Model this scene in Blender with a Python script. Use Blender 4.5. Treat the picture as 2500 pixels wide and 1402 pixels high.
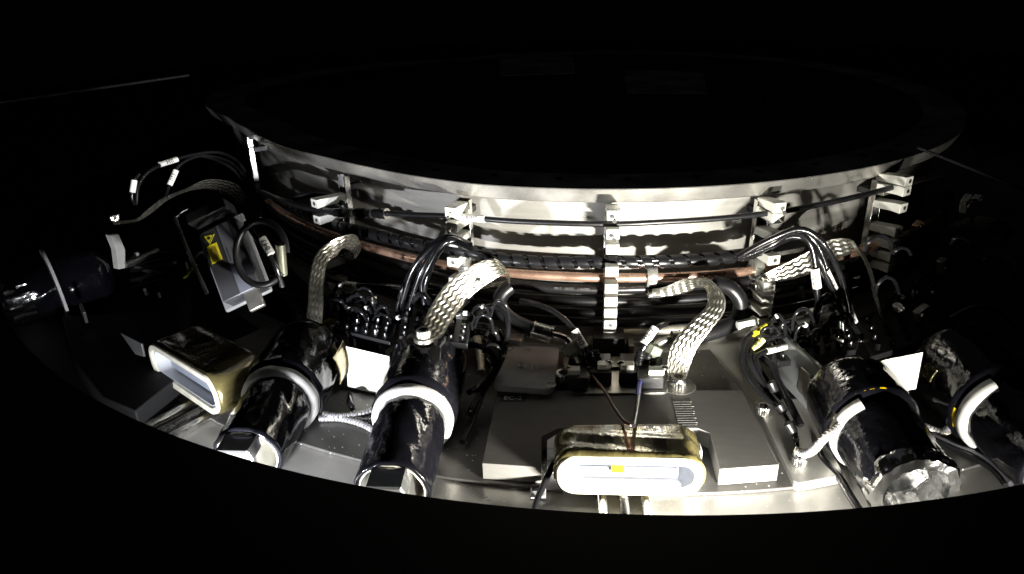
import bpy, bmesh, math, random
from mathutils import Vector, Matrix, noise
random.seed(7)
PI = math.pi
SC = bpy.context.scene
for o in list(bpy.data.objects): bpy.data.objects.remove(o)

# ------------------------------------------------------------ camera, world, lamp, exposure
F, PITCH, ROLL = 1809.95, 0.43076, -0.02755
CAM = Vector((-0.27804, -2.33591, 0.4188))
FW = Vector((0, math.cos(PITCH), -math.sin(PITCH)))
_rt = Vector((1, 0, 0)); _up = _rt.cross(FW)
RT = math.cos(ROLL)*_rt + math.sin(ROLL)*_up
UP = -math.sin(ROLL)*_rt + math.cos(ROLL)*_up
cd = bpy.data.cameras.new('camera'); cam = bpy.data.objects.new('camera', cd)
SC.collection.objects.link(cam); SC.camera = cam
cam.matrix_world = Matrix((( RT.x, UP.x, -FW.x, CAM.x), (RT.y, UP.y, -FW.y, CAM.y), (RT.z, UP.z, -FW.z, CAM.z), (0, 0, 0, 1)))
cd.lens = 36*F/2500; cd.sensor_width = 36; cd.clip_start = .02; cd.clip_end = 60
w = bpy.data.worlds.new('World'); SC.world = w; w.use_nodes = True
w.node_tree.nodes['Background'].inputs[0].default_value = (.85, .9, 1, 1)
w.node_tree.nodes['Background'].inputs[1].default_value = .0003
SC.view_settings.view_transform = 'Standard'; SC.view_settings.look = 'None'
SC.view_settings.exposure = 0; SC.view_settings.gamma = 1; SC.view_settings.use_curve_mapping = False
def area(name, loc, target, power, sx, sy, col=(1, .965, .87)):
    l = bpy.data.lights.new(name, 'AREA'); l.shape = 'RECTANGLE'; l.energy = power; l.size = sx; l.size_y = sy; l.color = col
    o = bpy.data.objects.new(name, l); o.location = loc; o.rotation_euler = (Vector(target)-Vector(loc)).to_track_quat('-Z', 'Y').to_euler()
    SC.collection.objects.link(o); return o
# the torch lies under the cover, in front of the opening, and shines inwards just above the floor
area('torch_and_fill_lamp', (.12, -1.825, -.304), (-.30, -1.0, -.15), 21, .09, .014).data.spread = math.radians(120)
area('torch_and_fill_lamp', (-.70, -1.68, -.306), (-.68, -1.0, -.16), 6, .05, .012, (.93, .95, 1)).data.spread = math.radians(115)  # second lamp, added to light the left coil and card
area('torch_and_fill_lamp', (.43, -1.77, -.325), (.385, -1.2, -.235), .7, .03, .012).data.spread = math.radians(50)  # third lamp, added only to light the right card
# very dim fill lamp added above for the lid plates
area('ambient_fill_lamp', (0, .4, 2.2), (0, 0, 0), .45, 2.5, 2.5, (.9, .95, 1))

def at(x, y, R=None, z=None):
    """world point seen at photograph pixel (x, y) on the cylinder of radius R or the level z"""
    d = FW + RT*((x-1250)/F) - UP*((y-701)/F)
    if z is not None: t = (z-CAM.z)/d.z
    else:
        a = d.x*d.x+d.y*d.y; b = CAM.x*d.x+CAM.y*d.y; c = CAM.x**2+CAM.y**2-R*R
        t = (-b-math.sqrt(max(b*b-a*c, 0)))/a
    return CAM+t*d
def azim(p): return math.atan2(p.x, -p.y)
def cyl_pt(R, az, z): return Vector((R*math.sin(az), -R*math.cos(az), z))
def frame(az, R=0, z=0):
    """local x tangential (right), y inward, z up"""
    return Matrix.Translation(cyl_pt(R, az, z)) @ Matrix.Rotation(az, 4, 'Z')

# ------------------------------------------------------------ materials
def mat(name, col, metal=0, rough=.5, bump=0, bscale=60, var=0, vscale=8, coat=0, stretch=None, spec=.5, rvar=0, alpha=None, dust=0, trans=0, bdist=.002, wave=None):
    m = bpy.data.materials.new(name); m.use_nodes = True; nt = m.node_tree; N = nt.nodes; L = nt.links
    b = N['Principled BSDF']
    b.inputs['Base Color'].default_value = (*col, 1); b.inputs['Metallic'].default_value = metal
    b.inputs['Roughness'].default_value = rough; b.inputs['Coat Weight'].default_value = coat
    b.inputs['Coat Roughness'].default_value = .12; b.inputs['Specular IOR Level'].default_value = spec
    if trans: b.inputs['Transmission Weight'].default_value = trans
    tc = N.new('ShaderNodeTexCoord'); mp = N.new('ShaderNodeMapping'); L.new(tc.outputs['Object'], mp.inputs[0])
    if stretch: mp.inputs['Scale'].default_value = stretch
    if var or rvar:
        n = N.new('ShaderNodeTexNoise'); n.inputs['Scale'].default_value = vscale; n.inputs['Detail'].default_value = 8; L.new(mp.outputs[0], n.inputs[0])
        if var:
            mr = N.new('ShaderNodeMapRange'); mr.inputs[1].default_value = .3; mr.inputs[2].default_value = .7
            mr.inputs[3].default_value = 1-var; mr.inputs[4].default_value = 1+var*.6; L.new(n.outputs[0], mr.inputs[0])
            mx = N.new('ShaderNodeVectorMath'); mx.operation = 'SCALE'; mx.inputs[0].default_value = col
            L.new(mr.outputs[0], mx.inputs['Scale']); last = mx.outputs[0]
            if dust:
                v = N.new('ShaderNodeTexVoronoi'); v.inputs['Scale'].default_value = 95; L.new(tc.outputs['Object'], v.inputs[0])
                wn = N.new('ShaderNodeTexWhiteNoise'); L.new(v.outputs['Color'], wn.inputs[0])
                th = N.new('ShaderNodeMath'); th.operation = 'MULTIPLY'; th.inputs[1].default_value = dust; L.new(wn.outputs[0], th.inputs[0])
                lt = N.new('ShaderNodeMath'); lt.operation = 'LESS_THAN'; L.new(v.outputs['Distance'], lt.inputs[0]); L.new(th.outputs[0], lt.inputs[1])
                mc = N.new('ShaderNodeMix'); mc.data_type = 'RGBA'; L.new(lt.outputs[0], mc.inputs[0]); L.new(last, mc.inputs[6])
                mc.inputs[7].default_value = (.8, .8, .8, 1); last = mc.outputs[2]
            L.new(last, b.inputs['Base Color'])
        if rvar:
            mr2 = N.new('ShaderNodeMapRange'); mr2.inputs[1].default_value = .3; mr2.inputs[2].default_value = .7
            mr2.inputs[3].default_value = max(.03, rough-rvar); mr2.inputs[4].default_value = rough+rvar
            L.new(n.outputs[0], mr2.inputs[0]); L.new(mr2.outputs[0], b.inputs['Roughness'])
    if bump:
        n2 = N.new('ShaderNodeTexNoise'); n2.inputs['Scale'].default_value = bscale; n2.inputs['Detail'].default_value = 5; L.new(mp.outputs[0], n2.inputs[0])
        bp = N.new('ShaderNodeBump'); bp.inputs['Strength'].default_value = bump; bp.inputs['Distance'].default_value = bdist
        L.new(n2.outputs[0], bp.inputs['Height']); L.new(bp.outputs[0], b.inputs['Normal'])
    return m
M = dict(
 wall=mat('brushed_steel_wall', (.24, .234, .217), .3, .55, .08, 40, .18, 5, stretch=(1, 1, 14), rvar=.08),
 flange=mat('machined_steel', (.58, .565, .53), .85, .34, .35, 18, .2, 9, rvar=.12),
 floor=mat('floor_steel', (.42, .41, .385), .55, .34, .15, 60, .2, 6, rvar=.1, dust=.10),
 plate=mat('satin_steel_plate', (.10, .097, .092), .4, .42, .2, 90, .25, 20, dust=.16, rvar=.06),
 blk=mat('grey_alloy_block', (.15, .146, .138), .0, .55, .15, 200, .08, 30, stretch=(1, 6, 6), spec=.12),
 dark=mat('black_anodised', (.018, .018, .02), .2, .38, .1, 120, .3, 30),
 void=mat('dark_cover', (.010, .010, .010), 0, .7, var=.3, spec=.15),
 lid=mat('dark_steel_lid', (.05, .05, .05), .3, .5, .1, 30, .3, 10),
 cable=mat('black_rubber', (.008, .008, .009), 0, .36, .25, 160, .3, 40, bdist=.0006, spec=.42),
 thin=mat('black_pvc', (.007, .007, .008), 0, .17, .1, 100),
 wrap=mat('spiral_wrap_plastic', (.008, .008, .009), 0, .30, spec=.28),
 tape=mat('black_vinyl_tape', (.005, .005, .007), 0, .11, .6, 34, .4, 9, coat=.0, bdist=.003, rvar=.05, spec=.38),
 copper=mat('copper', (.88, .56, .42), .85, .28, .1, 60, .15, 30, rvar=.06),
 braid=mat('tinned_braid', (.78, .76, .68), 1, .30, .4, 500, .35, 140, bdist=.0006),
 braid_dark=mat('braid_shaded_strands', (.16, .15, .115), .9, .38, .4, 500, .35, 140, bdist=.0006),  # shade between the woven strands, put into the colour
 braid_clear=mat('clear_braided_hose', (.55, .52, .42), .7, .35, .5, 300, .3, 100),
 clamp=mat('pale_grey_polymer', (.62, .62, .57), 0, .48, .1, 200, .1, 30),
 steel=mat('bright_steel', (.66, .65, .62), 1, .24, .1, 200, .2, 40, rvar=.08),
 dsteel=mat('dull_steel', (.36, .35, .32), .9, .34, .15, 150, .25, 40),
 white=mat('white_paper', (.82, .82, .80), 0, .6, var=.08),
 foam=mat('white_collar', (.60, .59, .57), 0, .5, .3, 60, .15, 20),
 ink=mat('black_ink', (.01, .01, .01), 0, .5),
 grey_ink=mat('grey_ink', (.75, .75, .75), 0, .5),
 yellow=mat('yellow_label', (.55, .50, .02), 0, .45),
 lemon=mat('pale_yellow_tape', (.80, .82, .30), 0, .4),
 orange=mat('kapton_yellow', (.62, .42, .005), 0, .3),
 kapton=mat('amber_film', (.13, .108, .042), .35, .17, .9, 34, .8, 26, coat=.6, bdist=.004, stretch=(1, .35, 1), rvar=.08),
 gold=mat('amber_foil', (.55, .47, .25), .6, .24, .7, 40, .4, 30, coat=.4, bdist=.003),
 foil=mat('silver_foil', (.78, .78, .78), 1, .14, .9, 30, .1, 20, bdist=.004),
 mirror=mat('silvered_glass', (.72, .76, .84), .9, .10, .2, 14, .1, 10),
 polymer=mat('white_polymer', (.70, .71, .74), 0, .32, .1, 80),
 blue=mat('blue_heatshrink', (.015, .04, .55), 0, .3), red=mat('red_wire', (.12, .012, .01), 0, .4),
 brown=mat('brown_wire', (.10, .035, .02), 0, .4),
 olive=mat('olive_fitting', (.26, .27, .21), .7, .32),
 acryl=mat('smoked_acrylic', (.11, .115, .12), 0, .16, coat=.5),
 sleeve=mat('braided_sleeve', (.10, .10, .12), .2, .4),
 sleeve2=mat('grey_woven_sleeve', (.34, .34, .38), .2, .4),
 green=mat('green_yellow_wire', (.42, .55, .04), 0, .4), card=mat('white_card', (.80, .79, .72), 0, .5, var=.08, vscale=20),
 case=mat('sensor_case', (.035, .035, .04), .3, .42, var=.15), strip=mat('silver_tape', (.11, .115, .14), .3, .4, var=.1),
)

# ------------------------------------------------------------ object helpers
WM = {}
def tag(o, label, cat, group=None, kind=None):
    if label: o['label'] = label
    if cat: o['category'] = cat
    if group: o['group'] = group
    if kind: o['kind'] = kind
    return o
def thing(name, label, cat, m=None, group=None):
    o = bpy.data.objects.new(name, None); SC.collection.objects.link(o); o.empty_display_size = .02
    m = m if isinstance(m, Matrix) else Matrix.Translation(m)
    o.matrix_world = m; WM[o] = m.copy(); tag(o, label, cat, group); return o
class MB:
    def __init__(s): s.v = []; s.f = []
    def add(s, vs, fs, m=None):
        k = len(s.v); s.v += [(m@Vector(v) if m else Vector(v)) for v in vs]; s.f += [tuple(i+k for i in f) for f in fs]; return s
    def box(s, c, d, m=None):
        x, y, z = [q/2 for q in d]; c = Vector(c)
        vs = [c+Vector((a*x, b*y, e*z)) for e in (-1, 1) for a, b in ((-1, -1), (1, -1), (1, 1), (-1, 1))]
        return s.add(vs, [(3, 2, 1, 0), (4, 5, 6, 7), (0, 1, 5, 4), (1, 2, 6, 5), (2, 3, 7, 6), (3, 0, 4, 7)], m)
    def prism(s, poly, z0, z1, m=None):
        n = len(poly); vs = [(p[0], p[1], z0) for p in poly]+[(p[0], p[1], z1) for p in poly]
        ar = sum(poly[i][0]*poly[(i+1) % n][1]-poly[(i+1) % n][0]*poly[i][1] for i in range(n))
        fs = [tuple(range(n-1, -1, -1)), tuple(range(n, 2*n))]+[(i, (i+1) % n, n+(i+1) % n, n+i) for i in range(n)]
        if ar < 0: fs = [f[::-1] for f in fs]
        return s.add(vs, fs, m)
    def lathe(s, prof, m=None, seg=32, a0=0, a1=2*PI, closed=True, fn=None):
        """profile (radius, height) turned about local z"""
        full = abs(a1-a0-2*PI) < 1e-6; n = seg if full else seg+1; vs = []; fs = []
        for j, (r, h) in enumerate(prof):
            for i in range(n):
                a = a0+(a1-a0)*i/seg; rr = r+(fn(a, h, r) if fn else 0); vs.append((rr*math.cos(a), rr*math.sin(a), h))
        for j in range(len(prof)-1):
            for i in range(seg):
                k = (i+1) % n if full else i+1
                fs.append((j*n+i, j*n+k, (j+1)*n+k, (j+1)*n+i))
        if closed and full:
            if prof[0][0] > 1e-5: fs.append(tuple(range(n-1, -1, -1)))
            if prof[-1][0] > 1e-5: fs.append(tuple((len(prof)-1)*n+i for i in range(n)))
        return s.add(vs, fs, m)
    def cyl(s, p0, p1, r, r2=None, seg=16):
        p0 = Vector(p0); p1 = Vector(p1); d = p1-p0
        m = Matrix.Translation(p0) @ d.to_track_quat('Z', 'Y').to_matrix().to_4x4()
        return s.lathe([(r, 0), (r if r2 is None else r2, d.length)], m, seg)
    def tube(s, pts, r, seg=8, sub=6, rf=None):
        P = spline(pts, sub); fr = frames(P); vs = []; fs = []; n = len(P)
        for i in range(n):
            _, a, b = fr[i]; q = r if rf is None else rf(i/(n-1))
            for k in range(seg):
                t = 2*PI*k/seg; vs.append(P[i]+q*(a*math.cos(t)+b*math.sin(t)))
        for i in range(n-1):
            for k in range(seg):
                l = (k+1) % seg; fs.append((i*seg+k, i*seg+l, (i+1)*seg+l, (i+1)*seg+k))
        fs.append(tuple(range(seg-1, -1, -1))); fs.append(tuple((n-1)*seg+k for k in range(seg)))
        return s.add(vs, fs)
    def build(s, name, m, parent=None, smooth=35, bevel=0, label=None):
        if parent is not None: base = WM[parent]
        else:
            xs = [v.x for v in s.v]; ys = [v.y for v in s.v]; zs = [v.z for v in s.v]
            base = Matrix.Translation(((min(xs)+max(xs))/2, (min(ys)+max(ys))/2, min(zs)))
        inv = base.inverted(); me = bpy.data.meshes.new(name); me.from_pydata([inv@v for v in s.v], [], s.f); me.update()
        me.materials.append(M[m] if isinstance(m, str) else m)
        o = bpy.data.objects.new(name, me); SC.collection.objects.link(o)
        if parent is not None: o.parent = parent
        else: o.matrix_world = base
        WM[o] = base
        if smooth:
            me.shade_smooth(); me.set_sharp_from_angle(angle=math.radians(smooth))
        if bevel:
            b = o.modifiers.new('bevel', 'BEVEL'); b.width = bevel; b.segments = 2; b.limit_method = 'ANGLE'; b.angle_limit = math.radians(40)
        if label: o['label'] = label
        return o
def spline(pts, sub=6):
    pts = [Vector(p) for p in pts]
    if len(pts) < 3: return pts
    out = []; q = [2*pts[0]-pts[1]]+pts+[2*pts[-1]-pts[-2]]
    for i in range(1, len(q)-2):
        a, b, c, d = q[i-1:i+3]
        for k in range(sub):
            t = k/sub; out.append(.5*((2*b)+(c-a)*t+(2*a-5*b+4*c-d)*t*t+(3*b-a-3*c+d)*t**3))
    out.append(pts[-1]); return out
def frames(P):
    out = []; n = len(P); ref = None
    for i in range(n):
        t = (P[min(i+1, n-1)]-P[max(i-1, 0)]).normalized()
        if ref is None:
            ref = Vector((0, 0, 1)) if abs(t.z) < .9 else Vector((1, 0, 0))
        a = (ref-t*ref.dot(t)).normalized(); b = t.cross(a); ref = a; out.append((t, a, b))
    return out
def px(pts):
    """[(x, y, R)] or [(x, y, 'z', z)] -> world"""
    return [at(p[0], p[1], z=p[3]) if len(p) == 4 else at(p[0], p[1], R=p[2]) for p in pts]
def text_mb(s, size, m, depth=.0002, fn=None):
    c = bpy.data.curves.new('t', 'FONT'); c.body = s; c.size = size; c.align_x = 'CENTER'; c.align_y = 'CENTER'; c.extrude = depth; c.resolution_u = 3
    o = bpy.data.objects.new('t', c); SC.collection.objects.link(o); bpy.context.view_layer.update()
    me = bpy.data.meshes.new_from_object(o.evaluated_get(bpy.context.evaluated_depsgraph_get()))
    b = MB(); b.add([(fn(v.co) if fn else v.co) for v in me.vertices], [tuple(p.vertices) for p in me.polygons], m)
    bpy.data.objects.remove(o); bpy.data.meshes.remove(me); bpy.data.curves.remove(c); return b
def sleeve_label(parent, p0, p1, r, text=None, m='white', tsize=None, label=None, flip=False):
    """printed sleeve on a cable from p0 to p1; the writing runs from p1 to p0"""
    p0 = Vector(p0); p1 = Vector(p1); d = (p0-p1); L = d.length; x = d.normalized()
    if flip: x = -x
    c = (p0+p1)/2; tocam = (CAM-c).normalized(); z = (tocam-x*tocam.dot(x)).normalized(); y = z.cross(x)
    b = MB(); b.cyl(p0, p1, r, seg=14); o = b.build('label_sleeve', m, parent, label=label)
    if text:
        R_ = r+.0004; mm = Matrix(((x.x, y.x, z.x, c.x), (x.y, y.y, z.y, c.y), (x.z, y.z, z.z, c.z), (0, 0, 0, 1)))
        def fn(v): a = v.y/R_; return Vector((v.x, (R_+v.z)*math.sin(a), (R_+v.z)*math.cos(a)))
        text_mb(text, tsize or r*1.9, mm, .0002, fn).build('lettering', 'ink', o, smooth=0)
    return o
def strap(name, rows, label, N=5, pitch=.014, th=.0022, amp=None, parent=None, group=None):
    pitch *= 1.3
    """flat braid; rows of (left pixel x, y, R, right pixel x, y, R)"""
    A = spline(px([r[:3] for r in rows]), 10); B = spline(px([r[3:] for r in rows]), 10)
    # resample evenly
    def arc(P):
        s = [0]
        for i in range(1, len(P)): s.append(s[-1]+(P[i]-P[i-1]).length)
        return s
    Cn = [(a+b)/2 for a, b in zip(A, B)]; S = arc(Cn); L = S[-1]; nv = max(40, int(L/pitch*12)); nu = N*8
    def samp(P, t):
        for i in range(1, len(S)):
            if S[i] >= t or i == len(S)-1:
                k = (t-S[i-1])/max(S[i]-S[i-1], 1e-9); return P[i-1].lerp(P[i], min(1, max(0, k)))
    la = [samp(A, L*j/nv) for j in range(nv+1)]; lb = [samp(B, L*j/nv) for j in range(nv+1)]
    wd = sum((a-b).length for a, b in zip(la, lb))/len(la); am = amp or wd/N*.24
    vs = []; nrm = []; prev = None
    for j in range(nv+1):
        t = ((la[min(j+1, nv)]+lb[min(j+1, nv)])-(la[max(j-1, 0)]+lb[max(j-1, 0)])).normalized()
        n = (lb[j]-la[j]).cross(t).normalized()
        if prev is not None and n.dot(prev) < 0: n = -n
        if prev is None and n.dot(CAM-la[j]) < 0: n = -n
        prev = n; nrm.append(n)
    def row(j, u, side):
        v = L*j/nv/pitch; tri = abs((v % 1)*2-1)
        c = u*N+.42*tri; f = c % 1; h = am*(1-abs(2*f-1)**1.3)
        cup = th*math.sin(PI*u)
        edge = min(1, u*N*1.5, (1-u)*N*1.5)
        return la[j].lerp(lb[j], u)+nrm[j]*side*((h)*edge+.0004+cup*.3)
    b = MB(); W_ = nu+1
    for side in (1, -1):
        vs = [row(j, i/nu, side) for j in range(nv+1) for i in range(W_)]
        fs = [((j*W_+i), (j*W_+i+1), ((j+1)*W_+i+1), ((j+1)*W_+i))[::side] for j in range(nv) for i in range(nu)]
        b.add(vs, fs)
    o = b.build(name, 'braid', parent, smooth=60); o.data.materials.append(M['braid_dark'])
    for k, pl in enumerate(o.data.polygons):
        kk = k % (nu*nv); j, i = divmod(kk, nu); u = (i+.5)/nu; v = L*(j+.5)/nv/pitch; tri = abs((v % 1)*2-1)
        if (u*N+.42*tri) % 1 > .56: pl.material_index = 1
    if label: tag(o, label, 'ground strap', group)
    return o
def socket_screw(name, label, base, r=.014, h=.03, washer=0, parent=None, group=None, up=Vector((0, 0, 1)), m='steel'):
    base = Vector(base); mm = Matrix.Translation(base) @ up.to_track_quat('Z', 'Y').to_matrix().to_4x4()
    t = thing(name, label, 'screw', base, group) if parent is None else parent
    b = MB(); hx = r*.55
    def kn(a, hh, rr): return (.0006*math.cos(a*22) if rr > r*.97 and hh < h*.92 and hh > h*.1 else 0)
    b.lathe([(r, 0), (r, h*.05), (r, h*.12), (r, h*.5), (r, h*.88), (r*.9, h), (hx, h), (hx*.98, h*.45), (0.0001, h*.4)], mm, 44, fn=kn)
    hd = b.build('screw_head' if parent is None else name, m, t)
    if washer:
        q = MB(); q.lathe([(r*.8, -.004), (washer, -.004), (washer, .0012), (washer*.95, .003), (r*.8, .003)], mm, 40); q.build('washer', 'dsteel', t)
    return t

def xy2(lst, z): return [(q.x, q.y) for q in (at(x, y, z=z) for x, y in lst)]
# ============================================================ THE SETTING
FZ = -.36
b = MB()
def ring(b, R0, R1, z, a0=-PI, a1=PI, seg=160, thick=.02):
    b.lathe([(R1, z-thick), (R1, z), (R0, z)], Matrix.Rotation(-PI/2, 4, 'Z'), seg, a0, a1, closed=False)
ring(b, .93, 2.1, FZ, seg=240); o = b.build('floor', 'floor', smooth=30); o['kind'] = 'structure'

GT = [(-150, 0), (-125, .2), (-100, .28), (-88.3, .202), (-83, .137), (-77.6, .085), (-68.4, .035), (-62, .015), (-55, 0), (-44, -.02), (-36, -.02), (-28, -.01), (-20, 0), (180, 0)]
def grow(az):
    d = math.degrees(az); d = (d+180) % 360-180
    if d < -150: return 0
    for (a, u), (c, v) in zip(GT, GT[1:]):
        if a <= d <= c: return u+(v-u)*(d-a)/(c-a)
    return 0
def oval_fn(a, h, r): return r*grow(a+PI/2)
# the drum: wall, flange, plinth, lid
dr = thing('steel_drum', 'large round brushed steel drum with bright top flange', 'drum', Vector((0, 0, FZ)))
RW = .94
b = MB(); b.lathe([(RW, FZ+.001), (RW, -.034)], seg=300, closed=False, fn=oval_fn); b.build('drum_wall', 'wall', dr)
b = MB(); b.lathe([(RW-.02, -.034), (.985, -.032), (.9875, -.0295), (1.0, -.0015), (.999, 0), (.9, 0), (.9, -.01)], seg=300, closed=False, fn=oval_fn); b.build('flange', 'flange', dr, smooth=20)
b = MB(); b.lathe([(RW-.01, FZ+.014), (RW+.018, FZ+.014), (RW+.021, FZ+.011), (RW+.021, FZ)], seg=300, closed=False, fn=oval_fn); b.build('plinth', 'flange', dr, smooth=20)
b = MB(); b.lathe([(.9, -.004), (0.001, -.004)], seg=200, closed=False); b.build('lid', 'void', dr)
for k in range(13):
    b = MB(); q = cyl_pt(.935, math.radians(-52+k*8.2), 0); b.cyl(q+Vector((0, 0, .0005)), q+Vector((0, 0, .0015)), .008, seg=16); b.build('bolt_hole', 'void', dr)
for poly, ex in (([(1218, 132), (1396, 128), (1405, 180), (1222, 186)], 'rear'), ([(1522, 170), (1716, 176), (1728, 230), (1530, 228)], 'right')):
    P = [at(x, y, z=.004) for x, y in poly]; b = MB(); b.prism([(p.x, p.y) for p in P], .0, .005)
    o = b.build('cover_plate', 'flange', bevel=.001)
    tag(o, 'faint grey rectangular plate on the dark drum lid, ' + ('the one further left and back' if ex == 'rear' else 'the one nearer and further right'), 'plate', 'plates on the drum lid')

# housing cover: dark ring with the round opening, in front of everything
b = MB(); b.lathe([(3.4, -.2165), (1.648, -.2165), (1.6345, -.217), (1.634, -.218), (1.636, -.229), (3.4, -.229)], seg=320, closed=False)
o = b.build('housing_cover', 'void', smooth=30); tag(o, 'dark housing cover whose curved edge cuts off the bottom of the view', 'cover')
b = MB(); b.lathe([(2.1, FZ-.02), (2.1, -.23)], seg=200, closed=False); o = b.build('housing_wall', 'void'); tag(o, 'dark outer wall under the housing cover', 'wall')

# mounting plate: dark matte sector under the block, curved front edge
def sector(b, R0, R1, a0, a1, z0, z1, n=40):
    P = [cyl_pt(R1, a0+(a1-a0)*i/n, 0) for i in range(n+1)]+[cyl_pt(R0, a1+(a0-a1)*i/n, 0) for i in range(n+1)]
    b.prism([(p.x, p.y) for p in P], z0, z1)
D2 = math.radians
b = MB(); sector(b, 1.0, 1.434, D2(-29), D2(7.5), FZ+.001, FZ+.0065); o = b.build('base_or_shade_plate', 'plate', bevel=.0015, smooth=20)
tag(o, 'dark satin base plate with curved front edge under the central block', 'plate')
b = MB(); sector(b, 1.0, 1.46, D2(-62), D2(-30.2), FZ+.001, FZ+.0065); o = b.build('base_or_shade_plate', 'plate', bevel=.0015, smooth=20)
tag(o, 'dark satin base plate under the left amber coil', 'plate')
b = MB(); sector(b, 1.2, 2.09, D2(-120), D2(-42), FZ+.001, FZ+.009, 60); o = b.build('base_or_shade_plate', 'void', bevel=.0015, smooth=20)  # black sheet paints in the darkness of the lower left floor
tag(o, 'black sheet painting shade on the floor in the lower left corner', 'plate')
b = MB(); sector(b, 1.0, 1.46, D2(15), D2(60), FZ+.001, FZ+.0065); o = b.build('base_or_shade_plate', 'plate', bevel=.0015, smooth=20)
tag(o, 'dark satin base plate at right under the tape-wrapped sensors', 'plate')

# ============================================================ BLOCKS, COILS, RAILS
BA = D2(-4.6); BL = D2(-36.4)
bz = -.322
def make_block(label):
    F0 = frame(BA, 0, 0); t = thing('notched_block', label, 'block', frame(BA, 1.3, FZ+.0065))
    poly = [at(x, y, z=bz) for x, y in [(1215, 954), (1812, 953), (1902, 1135), (1757, 1146), (1733, 1058), (1705, 1046), (1362, 1046), (1322, 1066), (1322, 1142), (1177, 1131)]]
    b = MB(); b.prism([(p.x, p.y) for p in poly], FZ+.007, bz); body = b.build('block_body', 'blk', t, bevel=.0008, smooth=20)
    b = MB()
    for i in range(13):
        y = 982+i*5.6; p = at(1643+i*1.3, y, z=bz+.0002); q = at(1690+i*1.5+random.uniform(-4, 4), y-.5, z=bz+.0002); b.cyl(p, q, .00028, seg=5)
    b.build('scratch_marks', 'flange', body)
    return t, body
blk, body = make_block('dark grey notched metal block marked EC-2 behind the bright oval coil')
LP = [at(x, y, z=bz+.0006) for x, y in [(1223, 964), (1286, 965), (1281, 981), (1219, 980)]]
b = MB(); b.prism([(p.x, p.y) for p in LP], bz+.0001, bz+.0006); lb = b.build('name_label', 'ink', blk)
c = (LP[0]+LP[2])/2; c.z = bz+.0009
mt = Matrix.Translation(c) @ Matrix.Rotation(math.atan2(LP[1].y-LP[0].y, LP[1].x-LP[0].x), 4, 'Z')
text_mb('EC-2', .0165, mt).build('lettering', 'grey_ink', lb, smooth=0)

M['liner'] = mat('pale_blue_liner', (.42, .43, .46), 0, .4, .1, 60)
M['faint_ink'] = mat('faint_ink', (.07, .07, .07), 0, .6)
M['insert'] = mat('silvered_insert', (.30, .33, .40), .4, .35, .2, 14, .1, 10)
M['cream'] = mat('cream_winding', (.56, .54, .45), .1, .35, .5, 40, .25, 30, coat=.3)
def oval(hw, hh, n=10):
    """racetrack outline in (x, z)"""
    out = []
    for cx, cz, a in ((hw-hh, 0, -PI/2), (-(hw-hh), 0, PI/2)):
        for i in range(n+1): t = a+PI*i/n; out.append((cx+hh*math.cos(t), cz+hh*math.sin(t)))
    return out
def loft(b, rings, m, cap0=False, cap1=False):
    n = len(rings[0]); vs = [v for r in rings for v in r]; fs = []
    for j in range(len(rings)-1):
        for i in range(n): k = (i+1) % n; fs.append((j*n+i, j*n+k, (j+1)*n+k, (j+1)*n+i))
    if cap0: fs.append(tuple(range(n-1, -1, -1)))
    if cap1: fs.append(tuple((len(rings)-1)*n+i for i in range(n)))
    b.add(vs, fs, m)
def srect(hw, hh, r, n=8):
    out = []
    for cx, cz, a in ((hw-r, -(hh-r), -PI/2), (hw-r, hh-r, 0), (-(hw-r), hh-r, PI/2), (-(hw-r), -(hh-r), PI)):
        for i in range(n+1): t = a+PI/2*i/n; out.append((cx+r*math.cos(t), cz+r*math.sin(t)))
    return out
def make_coil(az, R, zc, label, tilt=0, seed=0, tape=True, blue=False):
    m = frame(az, R, zc) @ Matrix.Rotation(tilt, 4, 'X'); t = thing('wound_coil', label, 'coil', m, 'oval wound coils facing the rim')
    hw, hh, dp = .112, .0355, .082
    def rg(s, y, rr=.03, wob=0):
        out = []
        for (x, z) in srect(hw*s-(1-s)*.0, hh*s if s > .9 else hh-(1-s)*hw, min(rr, (hh-(1-s)*hw)*.96)):
            nn = noise.noise(Vector((x*30+seed, y*40, z*30)))*wob; out.append((x*(1+nn*.2), y+nn*.01, z+nn*.05))
        return out
    # amber film body, lofted with small folds
    b = MB(); ys = [0, .002, .012, .024, .038, .05, .064, .076, .082]
    rings = [[(x, y, z) for x, y, z in rg(1.0-(.03 if y in (0, .082) else 0), y, .031, .12)] for y in ys]
    loft(b, rings, m, False, True); b.build('amber_wrapping', 'kapton', t, smooth=60)
    # front rim, a thick wound lip
    b = MB()
    prof = [(.97, .0), (.955, -.004), (.93, -.0045), (.90, -.003), (.885, .003), (.88, .012)]
    rings = [rg(s, y, .030, .05) for s, y in prof]
    loft(b, rings, m); b.build('front_rim', 'cream', t, smooth=60)
    b = MB(); rings = [rg(.88, .011, .028), rg(.872, .0, .028), rg(.862, .0, .028), rg(.855, .03, .028), rg(.85, .055, .028)]
    loft(b, rings, m, False, True); inn = b.build('inner_liner', 'liner', t, smooth=50)
    # silvered insert and its tape
    b = MB(); b.box((0, .03, -.006), (.15, .03, .018), m); b.build('silvered_insert', 'insert', t, bevel=.002)
    if tape:
        b = MB(); b.box((-.016, .0125, .006), (.019, .008, .016), m); b.build('tape_patch', 'orange', t, bevel=.0005)
    return t
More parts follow.
